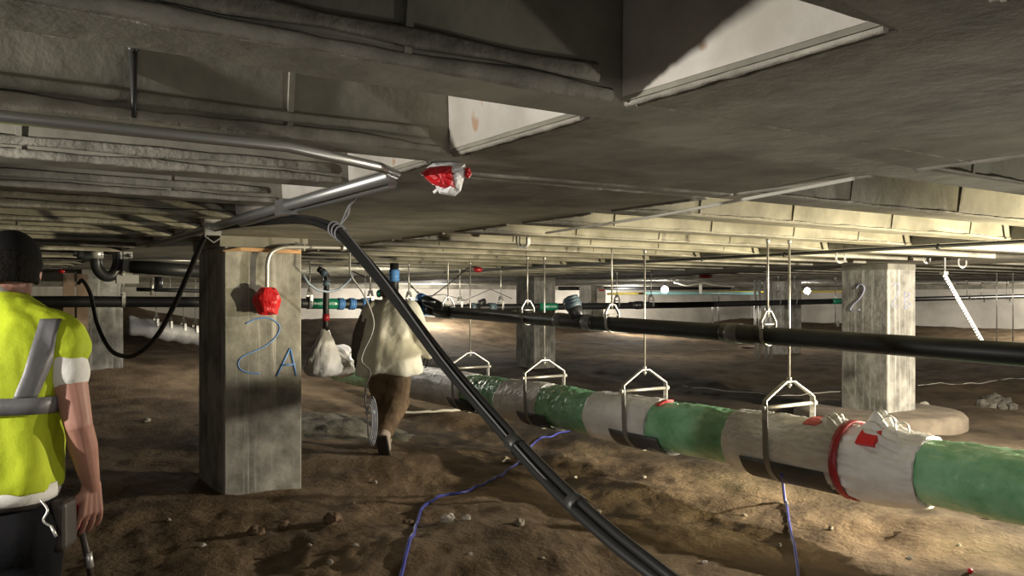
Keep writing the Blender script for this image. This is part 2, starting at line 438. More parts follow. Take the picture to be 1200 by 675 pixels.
ragged(lips, (1.62, 2.97, ZS), (3.05, 2.9, ZS), .008, .006, 2.5)
ragged(lips, (1.45, 1.60, ZS+.003), (3.0, 1.62, ZS+.003), .005, .006, 8.5, 90)
ce = struct(mb.build('ceiling', M['ceil']))
l = lips.build('cement_lip', M['lip'], ce); l['kind'] = 'structure'
l = ridg.build('form_joint', M['ceil'], ce); l['kind'] = 'structure'
# pan end faces, bare pale concrete, a thin skin set on the end of each pan
pe = MB()
for kk in range(-2, 12):
    ya = 1.609+PP*kk+JW-PP; yb = 1.609+PP*kk
    pe.hexa([(1.386, ya+.004, ZS+.012), (1.40, ya+.004, ZS+.012), (1.40, yb-.004, ZS+.012), (1.386, yb-.004, ZS+.012),
             (1.352, ya+.048, ZT-.004), (1.37, ya+.048, ZT-.004), (1.37, yb-.048, ZT-.004), (1.352, yb-.048, ZT-.004)])
l = pe.build('pan_end', M['endpan'], ce); l['kind'] = 'structure'
# drop beam along the far wall
mb = MB(); mb.box((XW/2, YW-.35, ZS-.02), (XW*1.1, .7, .25)); struct(mb.build('trim_2', M['ceil']))
mb = MB(); mb.box((XW-.35, YW/2, ZS-.02), (.7, YW*.97, .25)); struct(mb.build('trim_3', M['ceil']))

# ------------------------------------------------------------------ columns
def column(cx, cy, wx, wy, z0, label, cap=True, ov=0):
    t = MB(); c = .012; x, y = wx/2, wy/2
    zt = 2.01 if cap else ZS
    prof = [(x-c, -y), (x, -y+c), (x, y-c), (x-c, y), (-x+c, y), (-x, y-c), (-x, -y+c), (-x+c, -y)]
    n = 14
    rings = []
    for i in range(n+1):
        z = z0+(zt-z0)*i/n
        rings.append([(px+.003*noise.noise(Vector((px*4, py*4, z*3+cx))), py+.003*noise.noise(Vector((px*4+7, py*4, z*3+cx))), z) for px, py in prof])
    t.loft(rings, 0, True, False)
    ob = t.build('concrete_column', M['column'])
    ob.location = (cx, cy, 0)
    if cap:
        q = MB(); q.box((.0, .0, (2.01+ZS)/2), (wx+ov, wy+ov, ZS-2.01)); q.build('cap_plate', M['ceil'], ob)
    return tag(ob, label, 'column', 'square concrete columns')
WXc, WYc = .64, .86
c1n = Vector((1.735, 6.85))
col1 = column(c1n.x+WXc/2, c1n.y+WYc/2, WXc, WYc, -.25, 'large concrete column nearest the camera, marked with blue 2 and A', True, .08)
col2 = column(1.72+.32, 16.3+.4, .66, .8, -.4, 'dark shaded concrete column behind the hanging black cable loop, left')
col3 = column(11.1+.35, 7.06+.38, .70, .76, -.5, 'concrete column on a rounded footing slab at right, past the black pipe')
col4 = column(11.4+.32, 16.4+.4, .62, .8, -.5, 'streaked concrete column in the middle distance behind the two black pipes')
col5 = column(20.75+.33, 25.9+.4, .66, .75, -.5, 'small far concrete column just left of the far glowing lamp', False)
col6 = column(20.6+.45, 16.5+.4, .8, .8, -.5, 'dark far concrete column behind the shiny upright conduits', False)
# orange plywood shim on the near column
q = MB(); lo = col1.location
def L1(p): return Vector(p)-lo
a = Wy(262, 281, 6.84); 
q.loft([[(-.20, -WYc/2-.05, 1.978), (-.20, -WYc/2+.4, 1.978), (-.20, -WYc/2+.4, 2.006), (-.20, -WYc/2-.05, 2.006)],
        [(WXc/2-.02, -WYc/2-.05, 1.968), (WXc/2-.02, -WYc/2+.4, 1.968), (WXc/2-.02, -WYc/2+.4, 2.0), (WXc/2-.02, -WYc/2-.05, 2.0)]], 0, True, False)
q.loft([[(-.33, -WYc/2-.012, 1.972), (-.33, -WYc/2+.4, 1.972), (-.33, -WYc/2+.4, 1.978), (-.33, -WYc/2-.012, 1.978)],
        [(-.20, -WYc/2-.05, 1.978), (-.20, -WYc/2+.4, 1.978), (-.20, -WYc/2+.4, 2.006), (-.20, -WYc/2-.05, 2.006)]], 0, True, False)
s = q.build('plywood_shim', M['ply'], col1); s['label'] = 'orange brown plywood strip wedged on the column top'
def strokes(parent, name, mat_, plane, lines, r=.008, lab=None):
    q = MB()
    for ln in lines:
        pts = [plane(px, py)-parent.location for px, py in ln]
        q.tube(bez(pts, 6) if len(pts) > 2 else pts, r, 6)
    o = q.build(name, mat_, parent)
    if lab: o['label'] = lab
fy = lambda px, py: Wy(px, py, 6.849)
strokes(col1, 'painted_digit', M['paint'], fy, [[(288, 379), (300, 374), (315, 373), (327, 381), (325, 392), (313, 404), (297, 412), (284, 418), (279, 426), (282, 433), (292, 437), (305, 438)]], .006, 'hand painted blue number 2')
strokes(col1, 'painted_letter', M['paint'], fy, [[(324, 441), (340, 408)], [(340, 408), (347, 440)], [(329, 428), (346, 427)]], .008, 'hand painted blue letter A')
fx3 = lambda px, py: Wx(px, py, 11.098)
strokes(col3, 'painted_digit', M['paintf'], fx3, [[(1003, 338), (1008, 333), (1013, 338), (1008, 349), (999, 358), (997, 364), (1008, 363)]], .010, 'faded number 2')
fy3 = lambda px, py: Wy(px, py, 7.058)
strokes(col3, 'painted_mark', M['paintf'], fy3, [[(1046, 336), (1050, 332), (1053, 338), (1049, 350), (1045, 358), (1052, 359)], [(1060, 342), (1060, 362)], [(1060, 342), (1066, 346), (1060, 351), (1067, 356), (1060, 362)]], .010, 'faded blue 2B')
# footing slab under the right column
q = MB(); NN = 40; cc = Vector((col3.location.x, col3.location.y, 0)); zf = -.06
q.loft([[cc+Vector((math.cos(2*math.pi*k/NN)*s_*(1+.06*noise.noise(Vector((math.cos(2*math.pi*k/NN), math.sin(2*math.pi*k/NN), 2)))), math.sin(2*math.pi*k/NN)*s_*.98, z)) for k in range(NN)]
        for s_, z in ((1.22, -.6), (1.22, zf-.07), (1.16, zf-.01), (1.05, zf))], 0, True, True)
tag(q.build('footing_slab', M['footing'], world_origin=cc+Vector((0, 0, -.1))), 'rounded concrete footing slab under the right hand column', 'footing')

# ------------------------------------------------------------------ green wrapped pipe
XG = 5.9
def zg(y): return H-1.27-.006*(y-3)
def yof(px): return dX(px, XG)*(CY-SY*(px-600)/FPX)
gp = root('wrapped_pipe', (XG, 5.0, zg(5.0)), 'thick pipe wrapped in green and white plastic hanging low above the dirt', 'pipe')
gl = gp.location.copy()
def sleeve(name, m, ya, yb, r, amp, seed, fray=0.0, crease=8, parent=gp, rfun=None, n=48, sub=.03, thick=True):
    t = MB(); k = max(4, int(abs(yb-ya)/sub)); rings = []
    for i in range(k+1):
        y = ya+(yb-ya)*i/k; ring = []
        for j in range(n):
            a = 2*math.pi*j/n; ca, sa = math.cos(a), math.sin(a)
            rr = r+(rfun((y-ya)/(yb-ya), a) if rfun else 0)
            nz = noise.fractal(Vector((ca*1.2*crease/4, sa*1.2*crease/4, y*2.2+seed)), 1, 2, 3)
            wq = noise.noise(Vector((ca*1.5, sa*1.5, y*1.7+seed)))
            n2 = noise.noise(Vector((ca*2.2+y*3*wq, sa*2.2, y*6.5+seed+wq*2)))
            n3 = noise.noise(Vector((ca*5, sa*5, y*4+seed+wq*3)))
            tp = .55+.9*max(0, sa)
            rr += tp*(amp*nz*.8+amp*1.0*(.35-abs(n2))*1.3+amp*.5*(.3-abs(n3)))
            yy = y
            if fray and i in (0, k): yy += fray*noise.noise(Vector((ca*3, sa*3, seed+i)))
            ring.append((ca*rr, yy-gl.y, sa*rr+zg(y)-gl.z))
        rings.append(ring)
    t.loft(rings, 0, True, True)
    return t.build(name, m, parent)
RB = .235
sleeve('pipe_body', M['green'], 1.2, yof(402), RB-.012, .002, 1, n=40, sub=.3)
TB = (yof(1003)-yof(1092))/(yof(868)-yof(1092))
segs = [(1.2, yof(1092), 'g'), (yof(1092), yof(868), 'W'), (yof(884), yof(776), 'g'), (yof(776), yof(704), 'w'), (yof(710), yof(645), 'g'),
        (yof(646), yof(598), 'w'), (yof(604), yof(550), 'g'), (yof(556), yof(490), 'w'), (yof(492), yof(400), 'g')]
for i, (a, b, k) in enumerate(segs):
    if k == 'g':
        s = sleeve('green_sleeve', M['green'], a, b, RB+.006, .016, i*5.3, .05, 6, sub=.018, n=84); s['label'] = 'shiny green plastic sleeve'
    elif k == 'w':
        s = sleeve('white_sleeve', M['white'], a, b, RB+.024, .011, i*3.7, .04, 12, sub=.014, n=84); s['label'] = 'crumpled white plastic sleeve'
    else:
        def bul(t, ang):  # cinched at the red tape, gathered to a knot on top, baggy underneath
            ends = math.sin(math.pi*min(1, max(0, t)))**.5
            r = (.022+.022*(t < TB))*ends*(1-.55*math.sin(ang))-.03*math.exp(-((t-TB)/.05)**2)
            top = math.exp(-((ang-1.75)/.42)**2)
            r += .115*math.exp(-((t-.21)/.055)**2)*top*(1+.35*math.sin(ang*31+t*40))
            r += .05*math.exp(-((t-TB-.09)/.05)**2)*top*(1+.6*math.sin(ang*23+t*60))
            fan = math.exp(-((t-.15)/.10)**2)*math.exp(-((ang-2.1)/.75)**2)
            r += .014*fan*math.sin(ang*24+(t-.2)*46)
            r += .010*math.exp(-((t-TB)/.13)**2)*math.sin(ang*17+5*noise.noise(Vector((ang*2, t*5, 1))))
            return r
        s = sleeve('white_sleeve', M['white'], a, b, RB+.022, .016, 21, .02, 14, rfun=bul, sub=.007, n=160); s['label'] = 'baggy white plastic sleeve with red tape'
# red tape around the baggy sleeve
ya = yof(1003)
t = MB(); rings = []
for i, dy in enumerate((-.032, .032)):
    rings.append([(math.cos(2*math.pi*k/40)*.309, ya+dy+.02*math.sin(2*math.pi*k/40)-gl.y, math.sin(2*math.pi*k/40)*.312+zg(ya)-.010-gl.z) for k in range(40)])
rings2 = [[(p[0]*.95, p[1], (p[2]-(zg(ya)-gl.z))*.95+zg(ya)-gl.z) for p in r] for r in rings]
t.loft([rings[0], rings[1], rings2[1], rings2[0]], 0, False, True, True)
s = t.build('tape_band', M['redd'], gp); s['label'] = 'dark red tape band'
for px, a0, w in ((963, 84, .07), (1036, 60, .075), (783, 82, .03)):
    t = MB(); y = yof(px); rad = {963: .288, 1036: .31, 783: .262}[px]
    rings = []
    for i in range(5):
        an = math.radians(a0+18-i*11)+0; an = math.pi-an
        rings.append([(math.cos(an)*(rad+dr), y-gl.y+dy, math.sin(an)*(rad+dr)+zg(y)-gl.z) for dr, dy in ((-.03, -w), (.006, -w), (.006, w), (-.03, w))])
    t.loft(rings, 0, True, False); s = t.build('tape_patch', M['red'], gp); s['label'] = 'bright red tape patch'
# loose ends of the tied plastic on top
t = MB()
for px, dx, hh, sp in ((1036, -.02, .075, .09), (1049, -.08, .10, .06), (1024, .0, .05, .05), (976, -.05, .05, .03), (987, -.02, .06, .03), (1062, -.04, .06, .05)):
    y = yof(px); b = Vector((dx, y-gl.y, zg(y)-gl.z+.275)); q = Vector((0, sp, 0))
    t.tube(bez([b-q, b-q*.6+Vector((0, 0, hh)), b+q*.5+Vector((-.02, 0, hh*.9)), b+q+Vector((-.03, 0, -.02))], 6), [.006+.008*abs(math.sin(k*.5+px)) for k in range(19)], 7, flat=(1, .5))
s = t.build('loose_end', M['white'], gp); s['label'] = 'loose tied end of the plastic sheet'
hang_px = [925, 753, 637, 551, 490]
# shields under the pipe at every hanger
for px in (925, 753, 637, 551):
    y = yof(px); t = MB(); rr = .292 if px > 900 else .272; rings = []
    ang = [math.radians(197+i*146/14) for i in range(15)]
    L, shf, rr = (.42, -.12, .302) if px > 900 else (.36, -.12, .276) if px > 700 else (.30, -.08, .274)
    for yy, f in ((-L, 1), (L, 1), (L, .96), (-L, .96)):
        rings.append([(math.cos(a)*rr*f, y+yy+shf-gl.y, math.sin(a)*rr*f+zg(y)-gl.z) for a in ang])
    n = len(ang); vs = [p for r in rings for p in r]; fs = []
    for i in range(4):
        for k in range(n-1):
            fs.append((i*n+k, i*n+k+1, ((i+1) % 4)*n+k+1, ((i+1) % 4)*n+k))
    fs += [(0, n, 2*n, 3*n), (n-1, 4*n-1, 3*n-1, 2*n-1)]
    t.add(vs, fs, 0, True); s = t.build('pipe_shield', M['shield'], gp); s['label'] = 'dark grey curved shield under the pipe'
# hangers
def green_hanger(y, label, rr=.30):
    y = snap(XG, y); zc = zg(y); h = root('pipe_hanger', (XG, y, ZS), label, 'hanger', 'yoke hangers of the wrapped pipe')
    def P(x, z, dy=0): return Vector((x, dy, z-ZS))
    zp = zc+rr+.06   # cross bolt
    t = MB(); t.tube([P(0, ceil_z(XG, y)+.002), P(0, zp+.15)], .0095, 8); t.build('rod', M['steel'], h)
    t = MB(); t.tube([P(0, zp+.215), P(0, zp+.24)], .02, 6); t.tube([P(0, zp+.165), P(0, zp+.185)], .02, 6); t.tube([P(0, ceil_z(XG, y)), P(0, ceil_z(XG, y)-.03)], .018, 6); t.build('nut', M['zinc'], h)
    w = rr+.012
    t = MB(); t.bar([P(-w, zp-.10), P(-w, zp+.06), P(-w+.05, zp+.09), P(-.05, zp+.205), P(.05, zp+.205), P(w-.05, zp+.09), P(w, zp+.06), P(w, zp-.10)], (0, 1, 0), .045, .010)
    t.build('yoke', M['steel'], h)
    t = MB(); t.tube([P(-w-.035, zp), P(w+.035, zp)], .017, 10); t.build('cross_tube', M['steel'], h)
    t = MB()
    for sg in (-1, 1): t.tube([P(sg*(w+.012), zp), P(sg*(w+.04), zp)], .026, 6)
    t.build('bolt_head', M['zinc'], h)
    t = MB(); pts = [P(-w-.002, zp+.03)]+[P(math.cos(a)*(rr+.004), zc+math.sin(a)*(rr+.004)) for a in [math.pi+math.pi*i/20 for i in range(21)]]+[P(w+.002, zp+.03)]
    t.bar(pts, (0, 1, 0), .055, .008); s = t.build('strap', M['strap'], h); s['label'] = 'dull grey strap passing under the pipe'
    return h
gh_lab = ['steel yoke hanger nearest the baggy white sleeve with red tape', 'steel yoke hanger second from the right on the wrapped pipe', 'steel yoke hanger in front of the middle column on the wrapped pipe',
          'steel yoke hanger just right of the leaning black cable bundle']
for px, lab in zip((925, 753, 637, 551), gh_lab): green_hanger(yof(px), lab, .30 if px > 900 else .28)

# ------------------------------------------------------------------ black pipe with clevis hangers
XB = 5.65
def zb(y): return H-.3175+.0213*(y-4.73)
def yob(px): return dX(px, XB)*(CY-SY*(px-600)/FPX)
RP = .076
bp_ = root('drain_pipe', (XB, 5, zb(5)), 'long black drain pipe hung on clevis hangers above the wrapped pipe', 'pipe')
bl = bp_.location.copy()
def PB(y, dx=0, dz=0): return Vector((XB+dx, y, zb(y)+dz))-bl
yE = yob(516)
t = MB(); t.tube([PB(1.0), PB(4), PB(7), PB(yE)], RP, 24); t.build('pipe_run', M['black'], bp_)
def coupling(y, w, m, r=RP+.012, n='coupling'):
    t = MB(); t.tube([PB(y-w), PB(y-w*.9), PB(y+w*.9), PB(y+w)], [r-.006, r, r, r-.006], 24); return t.build(n, m, bp_)
coupling(yob(862), .07, M['gray']); coupling(yob(868), .20, M['fit'], RP+.007)
coupling(yob(691), .07, M['gray']); coupling(yob(657), .06, M['gray'])
yw = yob(678); coupling(yw, .30, M['fit'], RP+.008, 'wye_body')
# wye branch pointing up and back with a banded open end
brb = PB(yw-.02); tip = Wx(668, 349, XB-.03)-bl
t = MB(); t.tube([brb, brb.lerp(tip, .45), brb.lerp(tip, .95)], [RP, RP+.004, RP+.004], 20); t.build('wye_branch', M['fit'], bp_)
t = MB(); t.tube([brb.lerp(tip, .55), brb.lerp(tip, .6), brb.lerp(tip, .98), brb.lerp(tip, 1.0)], [RP+.008, RP+.015, RP+.015, RP+.005], 20)
for f in (.66, .78, .9): t.tube([brb.lerp(tip, f-.015), brb.lerp(tip, f+.015)], RP+.021, 20)
t.build('branch_coupling', M['blueg'], bp_)
# far end: wye, elbow and blue bands
coupling(yE-.15, .22, M['fit'], RP+.016, 'wye_body')
e0 = PB(yE-.2); e1 = Wx(492, 350, XB)-bl
t = MB(); t.tube(bez([e0, e0.lerp(e1, .5)+Vector((0, 0, .02)), e1], 6), RP+.004, 18); t.build('wye_branch', M['fit'], bp_)
t = MB(); q = e1-e0; t.tube([e1-q*.22, e1-q*.02], RP+.014, 18); t.build('coupling', M['blue'], bp_)
t = MB(); t.box(e0.lerp(e1, .45)+Vector((-.062, -.05, .055)), (.012, .16, .022)); t.build('sticker', M['labelt'], bp_)
e2 = Wx(486, 361, XB+.05)-bl
t = MB(); t.tube([PB(yE-.1), e2], RP, 18); t.build('pipe_run', M['black'], bp_)
t = MB(); q = e2-PB(yE-.1); t.tube([e2-q*.5, e2-q*.15], RP+.013, 18); t.build('coupling', M['blue'], bp_)
def clevis(x, y, zc, r, label, group, ztop=ZS, big=1.0, zt_=None):
    ze = ceil_z(x, y) if zt_ is None else zt_
    h = root('clevis_hanger', (x, y, ztop), label, 'hanger', group)
    def P(dx, z): return Vector((dx, 0, z-ztop))
    zt = zc+r+.13*big; t = MB(); t.tube([P(0, ze+.002), P(0, zt-.05)], .0085*big, 8); t.build('rod', M['steel'], h)
    t = MB(); t.tube([P(0, ze), P(0, ze-.035)], .016*big, 6); t.tube([P(0, zt-.028), P(0, zt-.005)], .016, 6); t.tube([P(0, zt+.008), P(0, zt+.026)], .016, 6); t.build('nut', M['zinc'], h)
    w = r+.012
    t = MB(); t.bar([P(-w, zc+r-.02), P(-w, zc+r+.045), P(-.03, zt), P(.03, zt), P(w, zc+r+.045), P(w, zc+r-.02)], (0, 1, 0), .034*big, .008); t.build('yoke', M['zinc'], h)
    t = MB(); t.tube([P(-w-.02, zc+r+.02), P(w+.02, zc+r+.02)], .009*big, 8); t.build('cross_bolt', M['zinc'], h)
    t = MB(); pts = [P(-w, zc+r+.03)]+[P(math.cos(a)*(r+.006), zc+math.sin(a)*(r+.006)) for a in [math.pi+math.pi*i/16 for i in range(17)]]+[P(w, zc+r+.03)]
    t.bar(pts, (0, 1, 0), .04*big, .006); t.build('strap', M['strap'], h)
    return h
for px, lab in ((895, 'clevis hanger on the black drain pipe right of its grey coupling'), (717, 'clevis hanger on the black drain pipe just right of the wye branch'),
                (612, 'clevis hanger on the black drain pipe under the empty steel hook'), (525, 'clevis hanger by the blue banded elbow at the far end of the drain pipe')):
    y = snap(XB, yob(px)); clevis(XB, y, zb(y), RP, lab, 'clevis hangers of the near drain pipe')

# crosswise black pipe with blue couplings (left)
YC = 10.9; RC = .066
cp = root('drain_pipe', (3, YC, 1.55), 'crosswise black drain pipe with blue couplings passing behind the near column', 'pipe')
cl = cp.location.copy()
def PC(px, py=354): return Wy(px, py, YC)-cl
t = MB(); t.tube([PC(-20, 354), PC(100, 353.5), PC(235, 354), PC(445, 356.5), PC(492, 358)], RC, 18); t.build('pipe_run', M['black'], cp)
for px in (399, 412, 427): 
    t = MB(); a, b = PC(px-3.6, 356), PC(px+3.6, 356.3); t.tube([a, b], RC+.012, 18)
    for f in (.2, .5, .8): t.tube([a.lerp(b, f-.07), a.lerp(b, f+.07)], RC+.017, 18)
    t.build('coupling', M['blue'], cp)
t = MB(); t.tube([PC(432, 356.5), PC(446, 357)], RC+.006, 18); t.build('coupling', M['fit'], cp)
t = MB(); t.tube([PC(364, 355.8), PC(394.5, 356)], RC+.007, 18); s = t.build('label_band', M['label'], cp); s['label'] = 'green label with white lettering'
def text_mesh(txt, size, name, m, parent, loc, xdir, normal):
    cu = bpy.data.curves.new('tmp', 'FONT'); cu.body = txt; cu.size = size; cu.align_x = 'CENTER'; cu.align_y = 'CENTER'; cu.extrude = .002
    ob = bpy.data.objects.new('tmp', cu); COL.objects.link(ob)
    dg = bpy.context.evaluated_depsgraph_get(); me = bpy.data.meshes.new_from_object(ob.evaluated_get(dg))
    bpy.data.objects.remove(ob); me.name = name; me.materials.clear(); me.materials.append(m)
    o = bpy.data.objects.new(name, me); COL.objects.link(o); o.parent = parent
    x = Vector(xdir).normalized(); z = Vector(normal).normalized(); y = z.cross(x)
    o.matrix_local = Matrix(((x.x, y.x, z.x, loc[0]), (x.y, y.y, z.y, loc[1]), (x.z, y.z, z.z, loc[2]), (0, 0, 0, 1)))
    return o
q = PC(379, 355.9); text_mesh('WASTE WATER', .046, 'lettering', M['labelt'], cp, q+Vector((0, -RC-.009, .0)), (1, 0, -.01), (0, -1, 0))
t = MB(); q2 = PC(391.5, 356); t.tube([q2+Vector((0, -RC-.012, 0)), q2+Vector((0, -RC-.004, 0))], .016, 10); t.build('dot', M['labelt'], cp)
t = MB(); t.tube([PC(360, 355), PC(364, 355)], RC+.018, 18); t.build('coupling', M['gray'], cp)
def cross_hangers(px, py, Y, r, lab, grp, big=1.0):
    p = Wy(px, py, Y); h = clevis(0, 0, p.z, r, lab, grp, ZS, big, ceil_z(p.x, p.y)); h.location = (p.x, p.y, ZS); h.rotation_euler = (0, 0, math.pi/2); return h
cross_hangers(434, 356.6, YC, RC, 'clevis hanger on the crosswise pipe left of the walking worker', 'clevis hangers of the crosswise pipe')
cross_hangers(479, 357.6, YC, RC, 'clevis hanger just right of the blue banded upright pipe', 'clevis hangers of the crosswise pipe')
cross_hangers(363, 355.6, YC, RC, 'clevis hanger beside the green label at the near column', 'clevis hangers of the crosswise pipe')
cross_hangers(144, 353.6, YC, RC, 'clevis hanger on the crosswise pipe in front of the shaded left column', 'clevis hangers of the crosswise pipe')

# far crosswise pipe
YF = 12.6; RF = .062
fp = root('drain_pipe', (15, YF, 1.45), 'far black drain pipe crossing the whole space behind the nearer one', 'pipe')
f_l = fp.location.copy()
def PF(px, py): return Wy(px, py, YF)-f_l
t = MB(); t.tube([PF(470, 361.5), PF(600, 360), PF(800, 357.5), PF(1000, 352.5), PF(1320, 344)], RF, 16); t.build('pipe_run', M['black'], fp)
for a, b, m, r in ((548, 561, 'fit', .012), (572, 580, 'blueg', .016), (551, 556, 'blueg', .02), (745, 752, 'fit', .02), (738, 760, 'fit', .006), (1012, 1016, 'gray', .02)):
    t = MB(); t.tube([PF(a, 360.5-(a-550)*.0145), PF(b, 360.5-(b-550)*.0145)], RF+r, 16); t.build('coupling', M[m], fp)
t = MB(); t.tube([PF(563, 359), PF(563, 354.5), PF(568, 353)], .055, 14); t.build('cleanout_tee', M['fit'], fp)
t = MB(); t.tube([PF(631, 359.6), PF(652, 359.3)], RF+.007, 16); s = t.build('label_band', M['label'], fp); s['label'] = 'green label with white lettering'
q = PF(642, 359.4); text_mesh('WASTE WATER', .042, 'lettering', M['labelt'], fp, q+Vector((0, -RF-.009, 0)), (1, 0, 0), (0, -1, 0))
t = MB(); t.tube([PF(974, 353.2), PF(988, 352.9)], RF+.007, 16); t.build('label_band', M['label'], fp)
for px, lab in ((539, 'clevis hanger on the far pipe between the two elbows, left'), (587, 'clevis hanger on the far pipe left of the middle column'),
                (723, 'clevis hanger on the far pipe by the small far column'), (763, 'clevis hanger on the far pipe just left of the far lamp'),
                (912, 'clevis hanger on the far pipe before the upright conduits'), (931, 'clevis hanger on the far pipe left of the second far lamp')):
    cross_hangers(px, 360.5-(px-550)*.0175, YF, RF, lab, 'clevis hangers of the far pipe')

# upright riser with blue band (behind the worker)
r = root('riser_pipe', Wy(462, 357, YC+.0), 'black upright pipe with blue band rising to the ceiling behind the worker', 'pipe')
rl = r.location.copy(); px_ = rl.x; py_ = rl.y
t = MB(); t.tube([(0, 0, .05), (0, 0, ceil_z(rl.x, rl.y)+.01-rl.z)], .062, 16); t.build('pipe_run', M['black'], r)
za = Wy(462, 330, YC).z-rl.z; zc_ = Wy(462, 316, YC).z-rl.z
t = MB(); t.tube([(0, 0, za), (0, 0, zc_)], .072, 16); 
for f in (.2, .5, .8): t.tube([(0, 0, za+(zc_-za)*f-.01), (0, 0, za+(zc_-za)*f+.01)], .077, 16)
t.build('coupling', M['blue'], r)
# riser with elbow by the near column, red tape at its bottom, bag below
p0 = Wy(382, 388, YC-.5); r = root('riser_pipe', p0, 'black upright pipe with angled top and red tape beside the near column', 'pipe'); rl = r.location.copy()
Q = lambda px, py: Wy(px, py, YC-.5)-rl
t = MB(); t.tube(bez([Q(382, 388), Q(382, 350), Q(383, 328), Q(380, 320), Q(373, 315)], 5), .040, 14); t.build('pipe_run', M['black'], r)
t = MB(); t.tube([Q(382.5, 335), Q(382.7, 329)], .046, 14); t.tube([Q(381.5, 322), Q(377, 317.4)], .046, 14); t.build('coupling', M['blueg'], r)
t = MB(); t.tube([Q(382, 376), Q(382, 368)], .047, 14); t.build('tape_band', M['redd'], r)
# white plastic bag tied on it
bagc = Wy(382, 440, YC-.5)
t = MB(); rings = []
prof = [(385, 3.5), (392, 6), (400, 10), (410, 14.5), (420, 18), (430, 20.5), (436, 20), (440, 15), (442, 5)]
for i, (yy, w) in enumerate(prof):
    c = Wy(381.5-(yy-385)*.06, yy, YC-.5)-bagc; ring = []
    for k in range(40):
        a = 2*math.pi*k/40; rr = w/FPX*dY(382, YC-.5)*(1+.14*math.sin(a*9+yy*.2)*min(1, (yy-383)/30)+.2*noise.noise(Vector((math.cos(a)*2, math.sin(a)*2, yy*.05))))
        ring.append(c+Vector((math.cos(a)*rr, math.sin(a)*rr*.8, 0)))
    rings.append(ring)
t.loft(rings, 0, True, True)
tag(t.build('plastic_bag', M['whiteb'], world_origin=None), 'crumpled white plastic bag tied on the taped upright pipe', 'bag').location = bagc
# second riser on the near pipe side: far vertical pipe pieces handled above
# white plastic bundle around the far end of the wrapped pipe (left of worker)
t = MB(); c0 = Wx(398, 424, 5.2); rings = []
for i in range(12):
    q = i/11; c = Wx(388+q*26, 420+q*6, 5.25)-c0; w = (.05+.22*math.sin(math.pi*min(1, q*1.05+.05))**.6)
    ring = []
    for k in range(36):
        a = 2*math.pi*k/36; rr = w*(1+.15*noise.noise(Vector((math.cos(a)*2, math.sin(a)*2, q*4)))+.05*math.sin(a*11))
        ring.append(c+Vector((math.cos(a)*rr, 0, math.sin(a)*rr)))
    rings.append(ring)
t.loft(rings, 0, True, True)
ob = t.build('plastic_wrap', M['whiteb']); ob.location = c0
tag(ob, 'white plastic bundle beside the walking worker, under the hanging bag', 'plastic wrap')
h = root('clevis_hanger', Wx(412, 410, 5.3), 'pale steel yoke hanger standing over the white plastic bundle', 'hanger'); hl = h.location.copy()
t = MB(); t.bar([Wx(414, 432, 5.3)-hl, Wx(412, 409, 5.3)-hl, Wx(428, 400, 5.3)-hl, Wx(440, 410, 5.3)-hl, Wx(440, 430, 5.3)-hl], (0, 1, 0), .03, .008); t.build('yoke', M['zinc'], h)
t = MB(); t.tube([Wx(412, 410, 5.3)-hl, Wx(440, 410, 5.3)-hl], .012, 8); t.build('cross_bolt', M['zinc'], h)
t = MB(); t.tube([Wx(428, 400, 5.3)-hl, (Wx(428, 400, 5.3).x-hl.x, Wx(428, 400, 5.3).y-hl.y, ceil_z(5.3, Wx(428, 400, 5.3).y)-hl.z)], .0085, 8); t.build('rod', M['steel'], h)

# far left white wrapped pipe with hangers
YL = 21.0
lp = root('wrapped_pipe', Wy(200, 390, YL), 'distant white wrapped pipe seen between the shaded column and the near column', 'pipe'); ll = lp.location.copy()
t = MB(); rings = []
for i in range(40):
    q = i/39; px = 150+q*120; c = Wy(px, 381+q*20, YL)-ll
    w = .22+.02*math.sin(q*38)+.012*noise.noise(Vector((q*30, 0, 0)))
    rings.append([c+Vector((0, math.cos(2*math.pi*k/24)*w, math.sin(2*math.pi*k/24)*w)) for k in range(24)])
t.loft(rings, 0, True, True); t.build('white_sleeve', M['whiteb'], lp)
for i, px in enumerate((183, 199, 215, 229)):
    py = 381+(px-150)/120*20; p = Wy(px, py, YL)
    h = root('pipe_hanger', (p.x, p.y, ZS), ['leftmost', 'second from the left', 'third from the left', 'rightmost'][i]+' of the small hangers on the distant white wrapped pipe', 'hanger', 'hangers of the distant white pipe')
    P = lambda dx, z: Vector((0, dx, z-ZS))
    t = MB(); t.tube([P(0, ceil_z(p.x, p.y)), P(0, p.z+.38)], .012, 6); t.build('rod', M['steel'], h)
    t = MB(); t.bar([P(-.24, p.z+.1), P(-.22, p.z+.26), P(0, p.z+.4), P(.22, p.z+.26), P(.24, p.z+.1)], (1, 0, 0), .05, .012); t.build('yoke', M['zinc'], h)

# p-trap & big overhead pipe at the left
YT = 9.8
tr = root('trap_pipe', Wy(128, 300, YT), 'black pipe trap with a silver band clamp under the ceiling at left', 'pipe'); tl = tr.location.copy()
Q = lambda px, py: Wy(px, py, YT)-tl
t = MB(); t.tube(bez([Q(112, 300), Q(114, 314), Q(122, 323), Q(132, 322), Q(138, 310), Q(139, 292)], 8), .058, 16); t.build('trap_bend', M['fit'], tr)
t = MB(); t.tube([Q(113, 303), Q(113, 292)], .067, 16); t.build('band_clamp', M['zinc'], tr)
t = MB(); t.tube([Q(113, 293), Q(113, 287)], .055, 16); t.build('stub', M['board'], tr)
t = MB(); t.tube(bez([Q(118, 299), Q(100, 301), Q(92, 298), Q(86, 297)], 5), [.05]*6+[.045]*5+[.03]*5, 12); t.build('side_inlet', M['fit'], tr)
t = MB(); t.box(Q(149, 304), (.10, .07, .36)); t.box(Q(149, 327), (.22, .09, .10)); t.build('bracket', M['strap'], tr)
t = MB()
